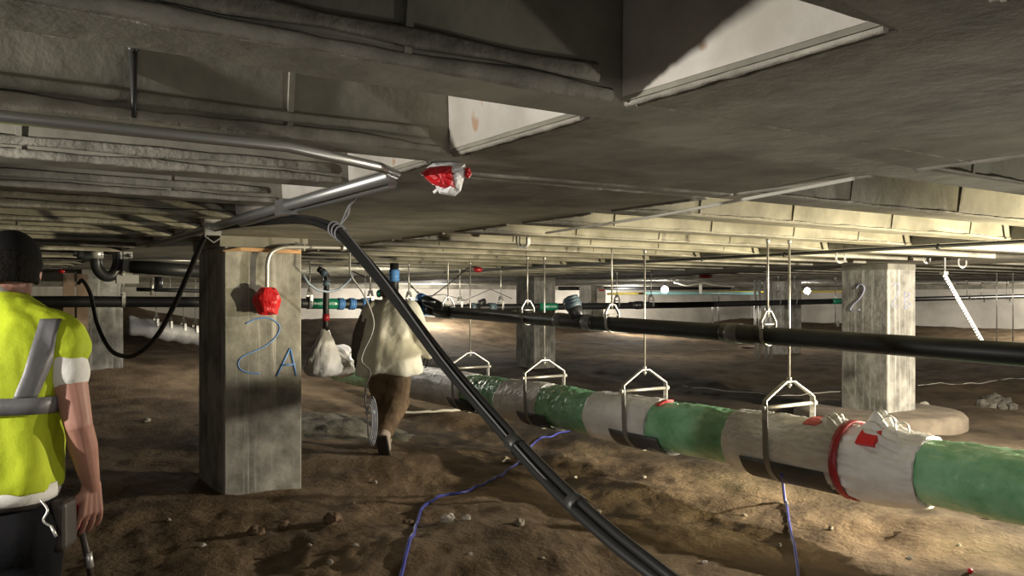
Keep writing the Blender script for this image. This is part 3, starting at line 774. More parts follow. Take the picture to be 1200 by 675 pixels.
for px, py in ((144, 292), (150, 291), (143, 321), (151, 318), (152, 300)): t.sphere(Q(px, py)+Vector((0, -.06, 0)), .022, nu=8, nv=6)
t.build('bolt', M['zinc'], tr)
op = root('overhead_pipe', Wy(200, 316, 9.6), 'short thick black overhead pipe running behind the top of the near column', 'pipe'); ol = op.location.copy()
t = MB(); t.tube([Wy(152, 312, 9.6)-ol, Wy(244, 319, 9.6)-ol], .072, 16); t.build('pipe_run', M['black'], op)
t = MB(); t.tube([Wy(150, 304.5, 9.5)-ol, Wy(244, 306, 9.5)-ol], .012, 8); t.build('support_rod', M['emt'], op)
# black smaller pipe line behind
op = root('drain_pipe', Wy(200, 340, 14.0), 'thin black pipe against the pale far wall at left', 'pipe'); ol = op.location.copy()
t = MB(); t.tube([Wy(160, 339, 14)-ol, Wy(245, 341, 14)-ol], .032, 10); t.build('pipe_run', M['black'], op)
t = MB(); t.tube([Wy(178, 346, 14)-ol, Wy(179, 326, 14)-ol], .03, 10); t.build('hanger_clamp', M['zinc'], op)
t = MB(); t.tube([Wy(186, 339, 14)-ol, Wy(186, 324, 14)-ol], .06, 10); t.build('tee', M['fit'], op)

# ------------------------------------------------------------------ conduits and cables overhead
XC = 1.30
cz = lambda px, py: Wx(px, py, XC)
co = root('steel_conduit', cz(330, 243), 'grey steel conduit running along the edge of the solid ceiling band', 'conduit'); c_l = co.location.copy()
pa, pb = Vector((XC, 2.78, 2.045)), Vector((XC, 7.6, 2.045))
t = MB(); t.tube([pa-c_l, pb-c_l], .024, 14); t.build('conduit_run', M['emt'], co)
t = MB(); t.tube([pa+Vector((.05, .1, -.012))-c_l, Vector((XC+.04, 4.9, 2.03))-c_l], .020, 12); t.build('conduit_run', M['emt'], co)
pbx = Vector((XC+.01, dX(333, XC)*(CY-SY*(333-600)/FPX), 2.04))
t = MB(); t.box(pbx-c_l, (.075, .12, .075)); t.build('connector_box', M['emt'], co)
pcl = Vector((XC, dX(250, XC)*(CY-SY*(250-600)/FPX), 2.03))
t = MB(); t.box(pcl+Vector((0, 0, .01))-c_l, (.09, .03, .1)); t.bar([pcl+Vector((-.05, 0, .06))-c_l, pcl+Vector((-.05, 0, -.05))-c_l, pcl+Vector((0, 0, -.085))-c_l, pcl+Vector((.05, 0, -.05))-c_l], (0, 1, 0), .03, .006); t.build('beam_clamp', M['zinc'], co)
c2 = root('steel_conduit', (0.2, 2.44, 2.045), 'long grey conduit crossing under the ceiling joists to the red wrapped box', 'conduit')
t = MB(); t.tube([(-3.5, -.03, .012), (.6, 0, .005), (.98, .18, 0), (1.1, .3, 0)], .017, 12); t.build('conduit_run', M['emt'], c2)
c3 = tag(MB(), '', '') if False else None
# red and white wrapped box
bc = Vector((1.36, 2.72, 2.01)); bc = W(521, 209, 3.02)
rb = root('wrapped_box', bc, 'ceiling conduit box wrapped in red tape and white plastic', 'junction box')
t = MB()
def loc(px, py, dd=0): return W(px, py, 3.02+dd)-bc
def blob(profile, m, name, lab=None, depth=.055, seed=0):
    t = MB(); cx = sum(p[0] for p in profile)/len(profile); cyy = sum(p[1] for p in profile)/len(profile); rings = []
    pr = []
    for i in range(len(profile)):     # subdivide the outline
        a = profile[i]; b = profile[(i+1) % len(profile)]
        for k in range(4): pr.append((a[0]+(b[0]-a[0])*k/4, a[1]+(b[1]-a[1])*k/4))
    for dz, s_ in ((-depth, .25), (-depth*.95, .6), (-depth*.6, .88), (0, 1.0), (depth*.6, .88), (depth, .5)):
        rings.append([loc(cx+(x-cx)*s_, cyy+(y-cyy)*s_, dz+.010*noise.noise(Vector((x*.12, y*.12, seed+s_*2)))) for x, y in pr])
    t.loft(rings, 0, True, False); o = t.build(name, m, rb)
    if lab: o['label'] = lab
blob([(500, 196), (508, 191), (530, 190), (545, 192), (546, 200), (540, 224), (533, 230), (515, 227), (512, 222)], M['whiteb'], 'plastic_wrap', 'white plastic sheeting', .045, 2)
blob([(491, 203), (503, 195), (518, 193), (531, 193), (536, 206), (536, 223), (520, 223), (506, 216)], M['red'], 'tape_wrap', 'red tape wrapped to a point', .06, 5)
blob([(545, 197), (550, 196), (553, 204), (549, 210), (545, 208)], M['red'], 'tape_tab', 'small red tape tab', .02, 7)
t = MB(); t.tube([loc(514, 221), loc(508, 226)], .006, 8); t.build('tie_end', M['whiteb'], rb)

# cable bundle leaning across the picture
def bundle_pts(off=(0, 0, 0)):
    base = [(250, 268, 5.25), (275, 263, 5.0), (310, 259, 4.6), (345, 257, 4.15), (372, 261, 3.9), (396, 271, 3.72), (420, 296, 3.5), (460, 345, 3.2), (520, 425, 2.75), (590, 505, 2.35), (650, 568, 2.05), (715, 626, 1.82), (775, 672, 1.66), (850, 730, 1.5), (915, 800, 1.35)]
    return [W(x+off[0], y+off[1], d+off[2]) for x, y, d in base]
org = W(396, 271, 3.72)
cb = root('cable_bundle', org, 'thick bundle of black cables slanting from the ceiling down to the lower right', 'cable')
def strand(dx, dy, r, m='cable', tw=0, start=0, n='cable'):
    base = bez(bundle_pts(), 6)[start:]; pts = []
    for i, p in enumerate(base):
        a = tw+i*.055; o = RGT*math.cos(a)*dx+UP*math.sin(a)*dx+FWD*dy*math.sin(a*1.3)
        pts.append(p+o-org)
    # final drop on to the floor, out of frame
    e = pts[-1]+org; q = e+RGT*.3-FWD*.3; q.z = floor_h(q.x, q.y)+r; q2 = q+RGT*.9-FWD*.5; q2.z = floor_h(q2.x, q2.y)+r
    mid = e.lerp(q, .5)+RGT*.05
    pts += [x-org for x in bez([e, mid, q, q2], 6)[1:]]
    t = MB(); t.tube(pts, r, 10); return t.build(n, M[m], cb)
strand(.013, .008, .0125, tw=0); strand(.013, .008, .0125, tw=2.1); strand(.014, .008, .011, tw=4.2)
strand(.019, .004, .006, m='cordg', tw=1.2, start=30)
bp2 = bez(bundle_pts(), 6)
for i in (55, 62):
    t = MB(); t.tube([bp2[i]-org, bp2[i].lerp(bp2[i+1], .8)-org], .0265, 12); s = t.build('tape_wrap', M['tape'], cb); s['label'] = 'grey tape around the cables'
# wire tie holding it
tw = root('wire_tie', org, 'twisted grey wire holding the cable bundle up to the conduit', 'wire')
top = Vector((XC+.04, dX(417, XC)*(CY-SY*(417-600)/FPX), 2.03))
t = MB(); a = W(399, 264, 3.72)
t.tube(bez([a-org, W(404, 252, 3.7)-org, W(412, 236, 3.65)-org, top-org], 6), .0035, 6)
t.tube(bez([a-org, W(408, 252, 3.7)-org, W(411, 240, 3.65)-org, top+Vector((0, .03, 0))-org], 6), .0035, 6)
for k in range(3):
    c = bp2[29+k]; pts = []
    for j in range(14):
        an = 2*math.pi*j/14; pts.append(c-org+RGT*.032*math.cos(an)*.8+UP*.034*math.sin(an)+FWD*.01*math.cos(an))
    t.tube(pts, .004, 6, closed=True)
t.build('wire', M['cordg'], tw)
# hanging loop of cable at the left
lc = W(250, 268, 5.2)
t = MB(); pts = bez([W(250, 266, 5.22), W(238, 281, 5.3), W(222, 318, 5.5), W(203, 360, 5.9), W(182, 396, 6.3), W(160, 415, 6.7), W(143, 417, 7.0), W(128, 408, 7.4), W(114, 380, 7.8), W(106, 345, 8.2), W(97, 329, 8.5), W(92, 332, 8.6)], 8)
t.tube([p-lc for p in pts], .019, 10)
ob = t.build('hanging_cable', M['cable']); ob.location = lc; tag(ob, 'black cable hanging in a deep loop left of the near column', 'cable')
# bent conduit with red wrapped end on the near column
yy = 6.765
bcn = Wy(313, 345, yy); k = root('bent_conduit', bcn, 'bright steel conduit bent down the near column to a red wrapped end', 'conduit')
Q = lambda px, py, dy=0: Wy(px, py, yy+dy)-bcn
t = MB(); t.tube(bez([Q(313, 345), Q(313, 320), Q(313.5, 307), Q(318, 296), Q(330, 290.5), Q(345, 289.5), Q(375, 290), Q(404, 290.5)], 7), .0165, 12); t.build('conduit_run', M['zinc'], k)
t = MB(); t.tube([Q(400, 290.5), Q(402, 290.5), Q(409, 290.5)], [.03, .03, .006], 8); t.build('end_fitting', M['zinc'], k)
t = MB(); t.tube([Q(356, 290)-Vector((0, 0, .03)), Q(356, 290)+Vector((0, .0, .03))], .012, 8); t.build('clip', M['zinc'], k)
t = MB(); rings = []
for i, (y_, w) in enumerate([(338, .5), (339, .66), (345, 1.0), (352, 1.12), (358, .95), (363, .85), (367, .8), (367.5, .4)]):
    ring = []
    for j in range(24):
        a = 2*math.pi*j/24; rr = .098*w*(1+.18*noise.noise(Vector((math.cos(a)*1.6, math.sin(a)*1.6, y_*.12)))+.07*math.sin(a*5+y_))
        c = Q(313.5, y_, -.02); ring.append(c+Vector((math.cos(a)*rr, math.sin(a)*rr*.75, .012*math.sin(a*3+i))))
    rings.append(ring)
t.loft(rings, 0, True, False); s = t.build('tape_wrap', M['red'], k); s['label'] = 'crumpled red tape wrap'
# long dark conduit on the right soffit
t = MB(); a, b = Vector((7.38, 1.0, ZS-.025)), Vector((7.38, 13.5, ZS-.025))
t.tube([a-a, b-a], .016, 10)
for yy_ in (4.2, 5.9, 7.1): t.sphere((0, yy_-1, -.005), .026, nu=8, nv=6)
ob = t.build('ceiling_conduit', M['dkemt']); ob.location = a; tag(ob, 'dark thin conduit under the bright yellow lit joists at right', 'conduit')
# pale string under the band
a = W(1000, 205, 3.32); b = W(640, 272, 6.1); a.z = ZS-.02; b.z = ZS-.02
t = MB(); t.tube([a-a, (b-a)*.5+Vector((0, 0, -.015)), b-a], .008, 8); ob = t.build('string_line', M['string']); ob.location = a
tag(ob, 'pale straight cord strung under the lit ceiling joists', 'cord')
# thin rod near the top right pan
a = Vector((3.35, 1.42, ZS-.01)); b = Vector((4.6, 1.66, ZS-.01))
t = MB(); t.tube([a-a, b-a], .008, 8); ob = t.build('steel_rod', M['zinc']); ob.location = a; tag(ob, 'thin pale rod under the ceiling at the upper right edge', 'rod')
# dark bolt/nail hanging drip on a near joist
a = W(155, 133, 2.45)
jy = 1.609+PP-.02
p = Wy(156, 100, jy)
t = MB(); t.tube([(0, 0, .10), (0, -.01, -.03), (0, -.014, -.09)], [.011, .008, .006], 8); t.sphere((0, -.005, .10), (.016, .01, .012), nu=8, nv=6)
ob = t.build('bent_nail', M['dkemt']); ob.location = (p.x, p.y, p.z); tag(ob, 'dark nail stuck on the side of a ceiling joist, upper left', 'nail')
t = MB()
# empty hanger hooks
def hook(px, py, w, hgt, label, d):
    p = W(px, py, d); t = MB(); ww = w/FPX*d/2; hh = hgt/FPX*d
    pts = [RGT*-ww+UP*hh*.55]+[RGT*ww*math.cos(a)+UP*(ww*math.sin(a)-hh*.45+ww) for a in [math.pi+math.pi*i/10 for i in range(11)]]+[RGT*ww+UP*hh*.35]
    t.bar(pts, FWD+RGT*.55, .05, .016)
    r = root('strap_hook', p, label, 'hook', 'empty steel hooks under the ceiling'); t.build('hook_strap', M['zinc'], r)
    t = MB(); t.tube([RGT*-ww+UP*hh*.5, RGT*-ww+UP*(ceil_z((p-RGT*ww).x, (p-RGT*ww).y)+.01-p.z)], .011, 8); t.build('rod', M['steel'], r)
hook(613, 283, 12, 16, 'shiny empty U shaped hook under the lit joists above the middle column', 7.2)
hook(985, 302, 10, 13, 'small empty U shaped hook above the left side of the right column', 9.2)
hook(1128, 309, 9, 10, 'small ring hook just above the perforated diagonal strut', 10.8)
hook(1086, 305, 8, 7, 'small dull hook between the right column and the perforated strut', 10.8)
# perforated strut
a = W(1107, 321, 10.6); b = W(1153, 402, 10.6)
ps = root('perforated_strut', a, 'slanted perforated steel strut at right hanging from the ceiling', 'strut')
t = MB(); ax = (b-a); L = ax.length; u = ax.normalized(); v = FWD.cross(u).normalized()
n = 26
t.bar([Vector((0, 0, 0)), ax], v, .02, .03); t.build('strut_web', M['strut'], ps)
t = MB()
for i in range(n):
    c = u*(L*(i+.5)/n)-v*.022 if v.x < 0 else u*(L*(i+.5)/n)+v*.022
    side = -1 if (v.dot(RGT) > 0) else 1
    c = u*(L*(i+.5)/n)+v*side*.024
    t.bar([c-u*L/n*.28, c+u*L/n*.28], v, .026, .025)
t.build('slotted_flange', M['strap'], ps)
t = MB(); t.box((-.02, 0, .01), (.1, .06, .045)); t.tube([(0, 0, 0), (0, 0, ceil_z(a.x, a.y)+.01-a.z)], .012, 8); t.build('ceiling_bracket', M['zinc'], ps)

# upright conduits by the far dark column
cond = [(885, 324, 382), (890, 322, 384), (897.5, 325, 380), (903.5, 322, 388)]
labs = ['leftmost shiny upright conduit by the far dark column', 'second shiny upright conduit by the far dark column', 'third shiny upright conduit by the far dark column', 'red topped shiny upright conduit by the far dark column']
for (px, y0_, y1_), lb in zip(cond, labs):
    a = Wy(px, y1_, 15.6); b = Wy(px, y0_, 15.6); zfl = floor_h(a.x, a.y)
    r = root('upright_conduit', (a.x, a.y, zfl), lb, 'conduit', 'upright conduits by the far column')
    t = MB(); t.tube([(0, 0, -.05), (0, 0, b.z-zfl)], .038, 12); t.build('conduit_run', M['zinc'], r)
    if 'red' in lb:
        t = MB(); t.tube([(0, 0, b.z-zfl), (0, 0, b.z-zfl+.06)], .042, 12); t.build('end_cap', M['red'], r)
# far service lines along the back
def line(name, pts, r, m, label, cat, Y=None):
    P = [Wy(x, y, Y) for x, y in pts]; o = P[0]; t = MB(); t.tube([p-o for p in P], r, 8); ob = t.build(name, m); ob.location = o; return tag(ob, label, cat)
line('service_pipe', [(655, 338), (800, 337.5), (855, 337.5)], .08, M['black'], 'thin black service pipe high along the far end, above the yellow line', 'pipe', 27.3)
line('yellow_pipe', [(712, 344.5), (750, 344), (800, 342.5), (990, 341.5)], .035, M['yellow'], 'thin yellow gas line near the far lamps', 'pipe', 19.2)
line('teal_pipe', [(755, 343.5), (890, 343.8)], .05, M['teal'], 'pale teal pipe between the two far lamps', 'pipe', 18.8)
line('white_cable', [(797, 319), (815, 322.5), (850, 323), (856, 322)], .02, M['string'], 'white cable sagging above the far teal pipe', 'cable', 17.5)
line('white_cable', [(790, 331), (805, 335), (825, 331.5), (835, 334), (860, 336)], .02, M['string'], 'white cable draped lower beside the far lamp', 'cable', 17.5)
for i, (px, a_, b_) in enumerate(((835, 345, 379), (842, 347, 377), (821, 332, 344))):
    p = Wy(px, a_, 18.5); q = Wy(px, b_, 18.5); t = MB(); t.tube([(0, 0, 0), p-q], .03 if i < 2 else .05, 8); ob = t.build('stub_pipe', M['zinc'] if i != 2 else M['string'])
    ob.location = (q.x, q.y, q.z); tag(ob, ['grey upright stub left under the far teal pipe', 'grey upright stub right under the far teal pipe', 'small white clamp standing on the far teal pipe'][i], 'pipe')
def small(px, py, d, sz, m, name, label, cat):
    p = W(px, py, d); t = MB(); t.sphere((0, 0, 0), sz, nu=10, nv=7); ob = t.build(name, m); ob.location = p; return tag(ob, label, cat)
small(827, 324, 17.0, (.20, .06, .04), M['redd'], 'red_tag', 'small red tape on the white far cable', 'tape')
small(560, 316, 13.5, (.09, .06, .045), M['redd'], 'red_tag', 'small red wrapped conduit end under the far joists', 'tape')
# white notice with red bar on far column 5
p = Wy(704.5, 339.5, 25.88)
r = root('notice_board', p, 'small notice with red bar on the far column left of the lamp', 'sign')
t = MB(); t.box((0, -.012, -.25), (.42, .02, .55)); t.build('panel', M['string'], r)
t = MB(); t.box((-.0, -.028, -.02), (.3, .012, .07)); t.build('red_bar', M['red'], r)
# hangers at the far right
for i, (px, py0, py1) in enumerate(((1133, 328, 349), (1150, 328, 352), (1168, 321, 400), (1187, 323, 400), (1180, 329, 352), (979, 326, 380))):
    Y = 12.6 if i not in (2, 3) else 8.6
    p = Wy(px, py0, Y); q = Wy(px, py1, Y); r = root('hanger_rod', (p.x, p.y, ZS), ['hanger rod left of the pair beside the perforated strut', 'hanger rod right of the pair beside the perforated strut', 'long bare rod near the right edge, left of two', 'long bare rod near the right edge, right of two', 'short rod between the two long bare rods', 'thin rod left of the right column with a white clamp'][i], 'rod', 'rods at the far right')
    t = MB(); t.tube([(0, 0, ceil_z(p.x, p.y)+.005-ZS), (0, 0, q.z-ZS)], .012, 8); t.build('rod', M['steel'], r)
    t = MB(); t.tube([(0, 0, ceil_z(p.x, p.y)-ZS), (0, 0, ceil_z(p.x, p.y)-ZS-.05)], .028, 8); t.build('nut', M['zinc'], r)
    if i in (0, 1, 4, 5):
        t = MB(); t.box((0, -.07, q.z-ZS+.02), (.05, .03, .14)); t.build('clamp', M['zinc'], r)

# cables near the riser at left of worker
line('pale_hose', [(355, 322), (362, 333), (372, 340), (384, 342), (398, 339), (408, 330), (413, 324), (411, 318)], .016, M['ltblue'], 'pale blue hose looping beside the near column top', 'hose', 10.3)
line('black_wire', [(413, 318), (440, 330), (462, 316), (478, 330), (492, 346), (505, 348), (530, 330), (548, 314)], .010, M['cable'], 'thin black wire draped along the ceiling behind the worker', 'wire', 11.6)
line('black_wire', [(480, 335), (497, 347), (520, 345), (545, 352), (575, 339), (600, 350)], .009, M['cable'], 'thin black wire drooping on the far wall left of the middle column', 'wire', 20)
# hanging cord with coil
hp = W(411, 296, 6.9)
t = MB(); pts = bez([W(410, 296, 6.9), W(410, 318, 6.9), W(413, 326, 6.9), W(426, 345, 7.0), W(437, 372, 7.1), W(436, 390, 7.1), W(426, 412, 7.1), W(424, 424, 7.1), W(434, 436, 7.1), W(429, 452, 7.1), W(428, 470, 7.1), W(431, 488, 7.1)], 6)
hp = pts[0].copy(); hp.z = ZS
pts = [Vector((pts[0].x, pts[0].y, ZS+.01))]+pts
hc = root('extension_cable', hp, 'grey cord hanging in front of the worker, ending in a tied pale coil', 'cord')
t.tube([p-hp for p in pts], .008, 8); t.build('cord', M['cordg'], hc)
t = MB()
for kx in range(4):
    c = W(433+kx*.8, 494, 7.1)-hp; w, hh = .020+.007*kx, .15+.02*kx
    t.tube([c+RGT*w*math.cos(a)+UP*hh*math.sin(a)+FWD*(.012*kx+.012*math.cos(a*2)) for a in [2*math.pi*i/24 for i in range(24)]], .0055, 8, closed=True)
t.tube([W(428, 484, 7.09)-hp, W(440, 483, 7.09)-hp], .014, 8)
s = t.build('cord_coil', M['cordw'], hc); s['label'] = 'pale coiled end of the cord'

# ------------------------------------------------------------------ things on the floor
def floor_cable(name, pxs, r, m, label, cat):
    P = []
    for x, y in pxs: P.append(Wf(x, y))
    P = bez(P, 8)
    for p in P: p.z = floor_h(p.x, p.y)+r*.8
    o = P[0].copy(); t = MB(); t.tube([p-o for p in P], r, 10); ob = t.build(name, m); ob.location = o; return tag(ob, label, cat)
floor_cable('blue_cord', [(462, 700), (472, 668), (484, 630), (491, 606), (502, 590), (520, 582), (548, 577), (575, 564), (604, 546), (622, 525), (634, 514), (655, 508), (684, 503)], .012, M['cord'], 'blue cord snaking over the dirt in front of the wrapped pipe', 'cord')
# cord falling from the wrapped pipe
a = Vector((XG-.1, yof(917), zg(5)-.28)); P = [Wx(916, 556, XG-.26)]
P += [Wf(920, 590), Wf(926, 622), Wf(933, 655), Wf(940, 690), Wf(946, 720)]
P = bez(P, 8); o = P[0].copy()
for i, p in enumerate(P):
    if i >= 8: p.z = floor_h(p.x, p.y)+.012
t = MB(); t.tube([p-o for p in P], .011, 10); ob = t.build('blue_cord', M['cord']); ob.location = o; tag(ob, 'blue cord dropping from the wrapped pipe to the dirt, lower right', 'cord')
t = MB(); t.tube([p-o+Vector((.012, 0, .014)) for p in P[:12]], .007, 8); s = t.build('pale_end', M['cordw'], ob); s['label'] = 'pale plastic end of the cord'
floor_cable('wooden_stake', [(470, 484), (500, 483.5), (530, 482.5), (560, 481)], .022, M['string'], 'long pale stick lying on the dirt behind the cable bundle', 'stick')
floor_cable('wooden_stake', [(354, 501), (366, 498), (384, 496)], .016, M['string'], 'short pale stick on the dirt right of the near column', 'stick')
floor_cable('string_line', [(800, 452), (900, 463), (955, 461), (985, 459)], .007, M['string'], 'white string line on the dark dirt left of the right column', 'string')
floor_cable('string_line', [(1076, 452), (1100, 449), (1140, 449), (1200, 444), (1290, 440)], .008, M['string'], 'white string line on the dark dirt right of the right column', 'string')
floor_cable('string_line', [(640, 402), (760, 401), (800, 399)], .01, M['cordw'], 'pale string line on the far dirt beyond the middle column', 'string')
def stone(px, py, size, m, label, seed, nm='rock', flat=.7, cat='rock', grp=None):
    p = Wf(px, py); t = MB(); t.sphere((0, 0, 0), 1.0, nu=16, nv=10)
    vs = []
    for v in t.v:
        v = Vector(v); k = 1+.38*noise.noise(v*1.3+Vector((seed, 0, 0)))+.15*noise.noise(v*3+Vector((0, seed, 0)))
        vs.append((v.x*k*size, v.y*k*size*.85, v.z*k*size*flat))
    t.v = vs; t.s = [False]*len(t.s); ob = t.build(nm, m); ob.location = (p.x, p.y, p.z+size*flat*.45); ob.rotation_euler = (0, 0, seed*1.7)
    return tag(ob, label, cat, grp)
stone(526, 611, .055, M['white_rock'], 'pale angular rock on the dirt right of the blue cord', 1.3)
stone(478, 616, .045, M['clod'], 'brown rounded stone left of the blue cord', 2.1)
stone(547, 609, .032, M['rock'], 'small brown stone right of the pale angular rock', 3.3)
stone(609, 615, .04, M['rock'], 'brown stone in the shadow below the cable bundle', 4.2)
stone(592, 541, .055, M['rock'], 'rubble stone left of the taped part of the cable bundle', 5.6)
stone(608, 535, .05, M['rock'], 'rubble stone touching the taped part of the cable bundle', 6.1)
stone(618, 545, .05, M['white_rock'], 'pale rubble stone right behind the cable bundle', 7.7)
stone(1084, 477, .09, M['white_rock'], 'small pale stone on the footing right of the column', 8.2)
for i, (px, py, sz) in enumerate(((1152, 476, .10), (1160, 473, .13), (1170, 474, .12), (1179, 475, .10), (1164, 478, .09), (1174, 479, .10), (1186, 479, .09), (1156, 470, .08), (1168, 469, .11), (1181, 471, .07))):
    stone(px, py, sz, M['rubble'], 'grey rubble chunk in the heap on the dark dirt at far right', 31+i*2.3, nm='rubble_chunk', flat=.8, cat='rubble', grp='rubble heap at far right')
stone(876, 407, .35, M['board'], 'flat reddish slab on the far dirt under the drain pipe', 11.2, flat=.12, nm='flat_slab')
stone(300, 626, .06, M['clod'], 'dirt lump below the near column', 12.5, nm='dirt_clod')
stone(333, 618, .05, M['clod'], 'dirt lump right below the near column corner', 13.5, nm='dirt_clod')
stone(390, 612, .07, M['clod'], 'larger dirt lump between the near column and the blue cord', 14.5, nm='dirt_clod')
stone(1160, 608, .05, M['clod'], 'dirt lump below the green end of the wrapped pipe', 15.5, nm='dirt_clod')
stone(172, 494, .05, M['white_rock'], 'pale speck of stone on dark dirt left of the near column', 16.5)
for i, (px, py) in enumerate(((410, 640), (432, 566), (355, 640), (640, 655), (556, 650), (700, 600), (820, 660), (870, 605), (980, 620), (1060, 655), (1120, 640), (760, 560), (240, 640), (190, 610), (150, 570), (210, 560), (420, 590), (380, 660), (680, 560), (905, 640))):
    stone(px+rnd.uniform(-8, 8), py, rnd.uniform(.012, .026), M['rock'] if i % 3 else M['white_rock'], 'tiny stone lying loose on the foreground dirt', 20+i*1.7, nm='pebble', cat='pebble', grp='tiny loose stones on the dirt')
# leaf and red scrap
p = Wf(1051, 627); t = MB(); t.loft([[(-.07, -.03+.0, .008), (-.07, -.02, .014)], [(0, -.035, .03), (0, .03, .022)], [(.07, 0, .012), (.07, .008, .016)]], 0, False, True)
ob = t.build('dry_leaf', M['leaf']); ob.location = p; sld = ob.modifiers.new('t', 'SOLIDIFY'); sld.thickness = .003; tag(ob, 'dry tan leaf on the dirt below the wrapped pipe', 'leaf')
p = Wf(1137, 671); t = MB(); t.sphere((0, 0, .012), (.022, .018, .016), nu=10, nv=7); ob = t.build('plastic_scrap', M['red']); ob.location = p; tag(ob, 'tiny red plastic scrap on the dirt at the lower right', 'scrap')
# brown boards behind the vest person
for i, (px0, px1, py0, py1) in enumerate(((73, 88, 320, 460), (89, 104, 321, 460))):
    a = Wy(px0, py0, 14.2); b = Wy(px1, py0, 14.2); z0 = floor_h(a.x, a.y)
    t = MB(); t.box(((b.x-a.x)/2, 0, (a.z-z0)/2), (b.x-a.x-.02, .05, a.z-z0)); ob = t.build('plywood_board', M['board']); ob.location = (a.x, a.y, z0)
    tag(ob, ['brown upright board nearer the vest, left of the shaded column', 'brown upright board touching the shaded column'][i], 'board', 'upright boards at left')
small(72, 318, 13.0, (.05, .04, .03), M['red'], 'red_tag', 'small red tape at the top of the brown boards', 'tape')

# ------------------------------------------------------------------ lamps (far, visible)
def lamp(px, py, Y, label, r=.10):
    p = Wy(px, py, Y); k = root('work_lamp', p, label, 'lamp')
    t = MB(); t.sphere((0, 0, 0), r, nu=16, nv=10); t.build('bulb', M['bulb'], k)
    t = MB(); t.tube([(0, 0, r*.8), (0, 0, r+.08)], .035, 10); t.build('socket', M['dkemt'], k)
    t = MB(); t.tube([(0, 0, r+.06), (0, 0, ceil_z(p.x, p.y)+.01-p.z)], .008, 6); t.build('cord', M['cable'], k)
lamp(779, 339.5, 17.6, 'bright bare work lamp hanging far away right of centre')
lamp(946, 341, 17.6, 'bright bare work lamp hanging far away left of the right column')
lamp(300, 330, 15.0, 'bare work lamp hidden behind the near column')

# ------------------------------------------------------------------ people
def hand(mb, wrist, direc, palmn, s=1.0, side=1, curl=.5, thumb=True):
    """palm box + five bent fingers; direc = along fingers, palmn = direction palm faces"""
    d = Vector(direc).normalized(); n = Vector(palmn); n = (n-d*n.dot(d)).normalized(); a = d.cross(n)*side   # a: towards the thumb side
    w = Vector(wrist); pc = w+d*.05*s
    for k in (-.028, -.010, .010, .028): mb.capsule(w+a*k*.6*s, w+d*.085*s+a*k*s, .014*s, .0125*s, 8)
    for k, L in ((.033, .070), (.0115, .080), (-.0105, .074), (-.032, .057)):
        b = w+d*.088*s+a*k*s; p = b; dd = d
        for j, f in enumerate((.45, .32, .23)):
            ang = curl*(.5+.45*j); dd = (d*math.cos(ang)+n*math.sin(ang)+a*k*4*(1 if j == 0 else .5)).normalized(); q = p+dd*L*f*s
            mb.capsule(p, q, (.0092-.0008*j)*s, (.0086-.0009*j)*s, 8); p = q
    b = w+d*.025*s+a*.026*s; m1 = b+(a*.75+d*.6+n*.35).normalized()*.040*s; m2 = m1+(d*.85+n*.45+a*.1).normalized()*.032*s
    mb.capsule(b, m1, .0135*s, .0105*s, 8); mb.capsule(m1, m2, .0105*s, .0085*s, 8)
def head(mb, c, yawv, pitch, s=1.0):
    R = Matrix.Rotation(yawv, 3, 'Z') @ Matrix.Rotation(pitch, 3, 'X')
    c = Vector(c); P = lambda x, y, z: c+R @ Vector((x*s, y*s, z*s))
    mb.sphere(P(0, -.012, .03), (.076*s, .095*s, .088*s), nu=20, nv=14, rot=R)
    mb.sphere(P(0, .022, -.045), (.058*s, .068*s, .075*s), nu=18, nv=12, rot=R)
    mb.sphere(P(0, .045, -.095), (.030*s, .030*s, .024*s), nu=12, nv=8, rot=R)   # chin
    mb.capsule(P(0, .083, .012), P(0, .103, -.028), .009*s, .015*s, 10)           # nose
    mb.capsule(P(-.03, .072, .028), P(.03, .072, .028), .014*s, .014*s, 8)        # brow
    mb.capsule(P(-.020, .079, -.062), P(.020, .079, -.062), .0085*s, .0085*s, 8)  # lips
    for sg in (-1, 1):
        mb.sphere(P(sg*.076, -.008, -.012), (.012*s, .022*s, .034*s), nu=10, nv=8, rot=R)   # ears
        mb.sphere(P(sg*.031, .074, .010), (.013*s, .010*s, .009*s), nu=10, nv=8, rot=R)
    return R, P
def ell(c, a, b, n=36, p=2.4, rot=0.0, tilt=0.0):
    out = []
    for k in range(n):
        t = 2*math.pi*k/n; ct, st = math.cos(t), math.sin(t)
        x = a*math.copysign(abs(ct)**(2/p), ct); y = b*math.copysign(abs(st)**(2/p), st)
        out.append(Vector((c[0]+x*math.cos(rot)-y*math.sin(rot), c[1]+x*math.sin(rot)+y*math.cos(rot), c[2]+y*tilt)))
    return out

# --- person in the hi-vis vest (left edge), seen from behind
D1 = 2.6
base = W(-12, 349, D1); gz = floor_h(base.x, base.y, False)
vest = root('person', (base.x, base.y, gz), 'person in yellow hi-vis vest and black cap seen from behind at the left edge', 'person', None, -YAW+.12)
dz = -gz   # heights below are measured from z = 0 of the world
sh = .215
t = MB()
t.chain([(0, 0, .98), (0, .0, 1.15), (0, .01, 1.34)], [.11, .12, .14])
t.capsule((-sh+.05, .0, 1.49), (sh-.05, .0, 1.49), .075, .075)
t.capsule((-.10, .03, 1.36), (.10, .03, 1.36), .12, .12)
t.chain([(0, .02, 1.50), (.01, .075, 1.60)], [.062, .056])
t.capsule((-.08, 0, .95), (.08, 0, .95), .095, .095)
Rh, Ph = head(t, (.02, .10, 1.685), .25, -.30, 1.0)
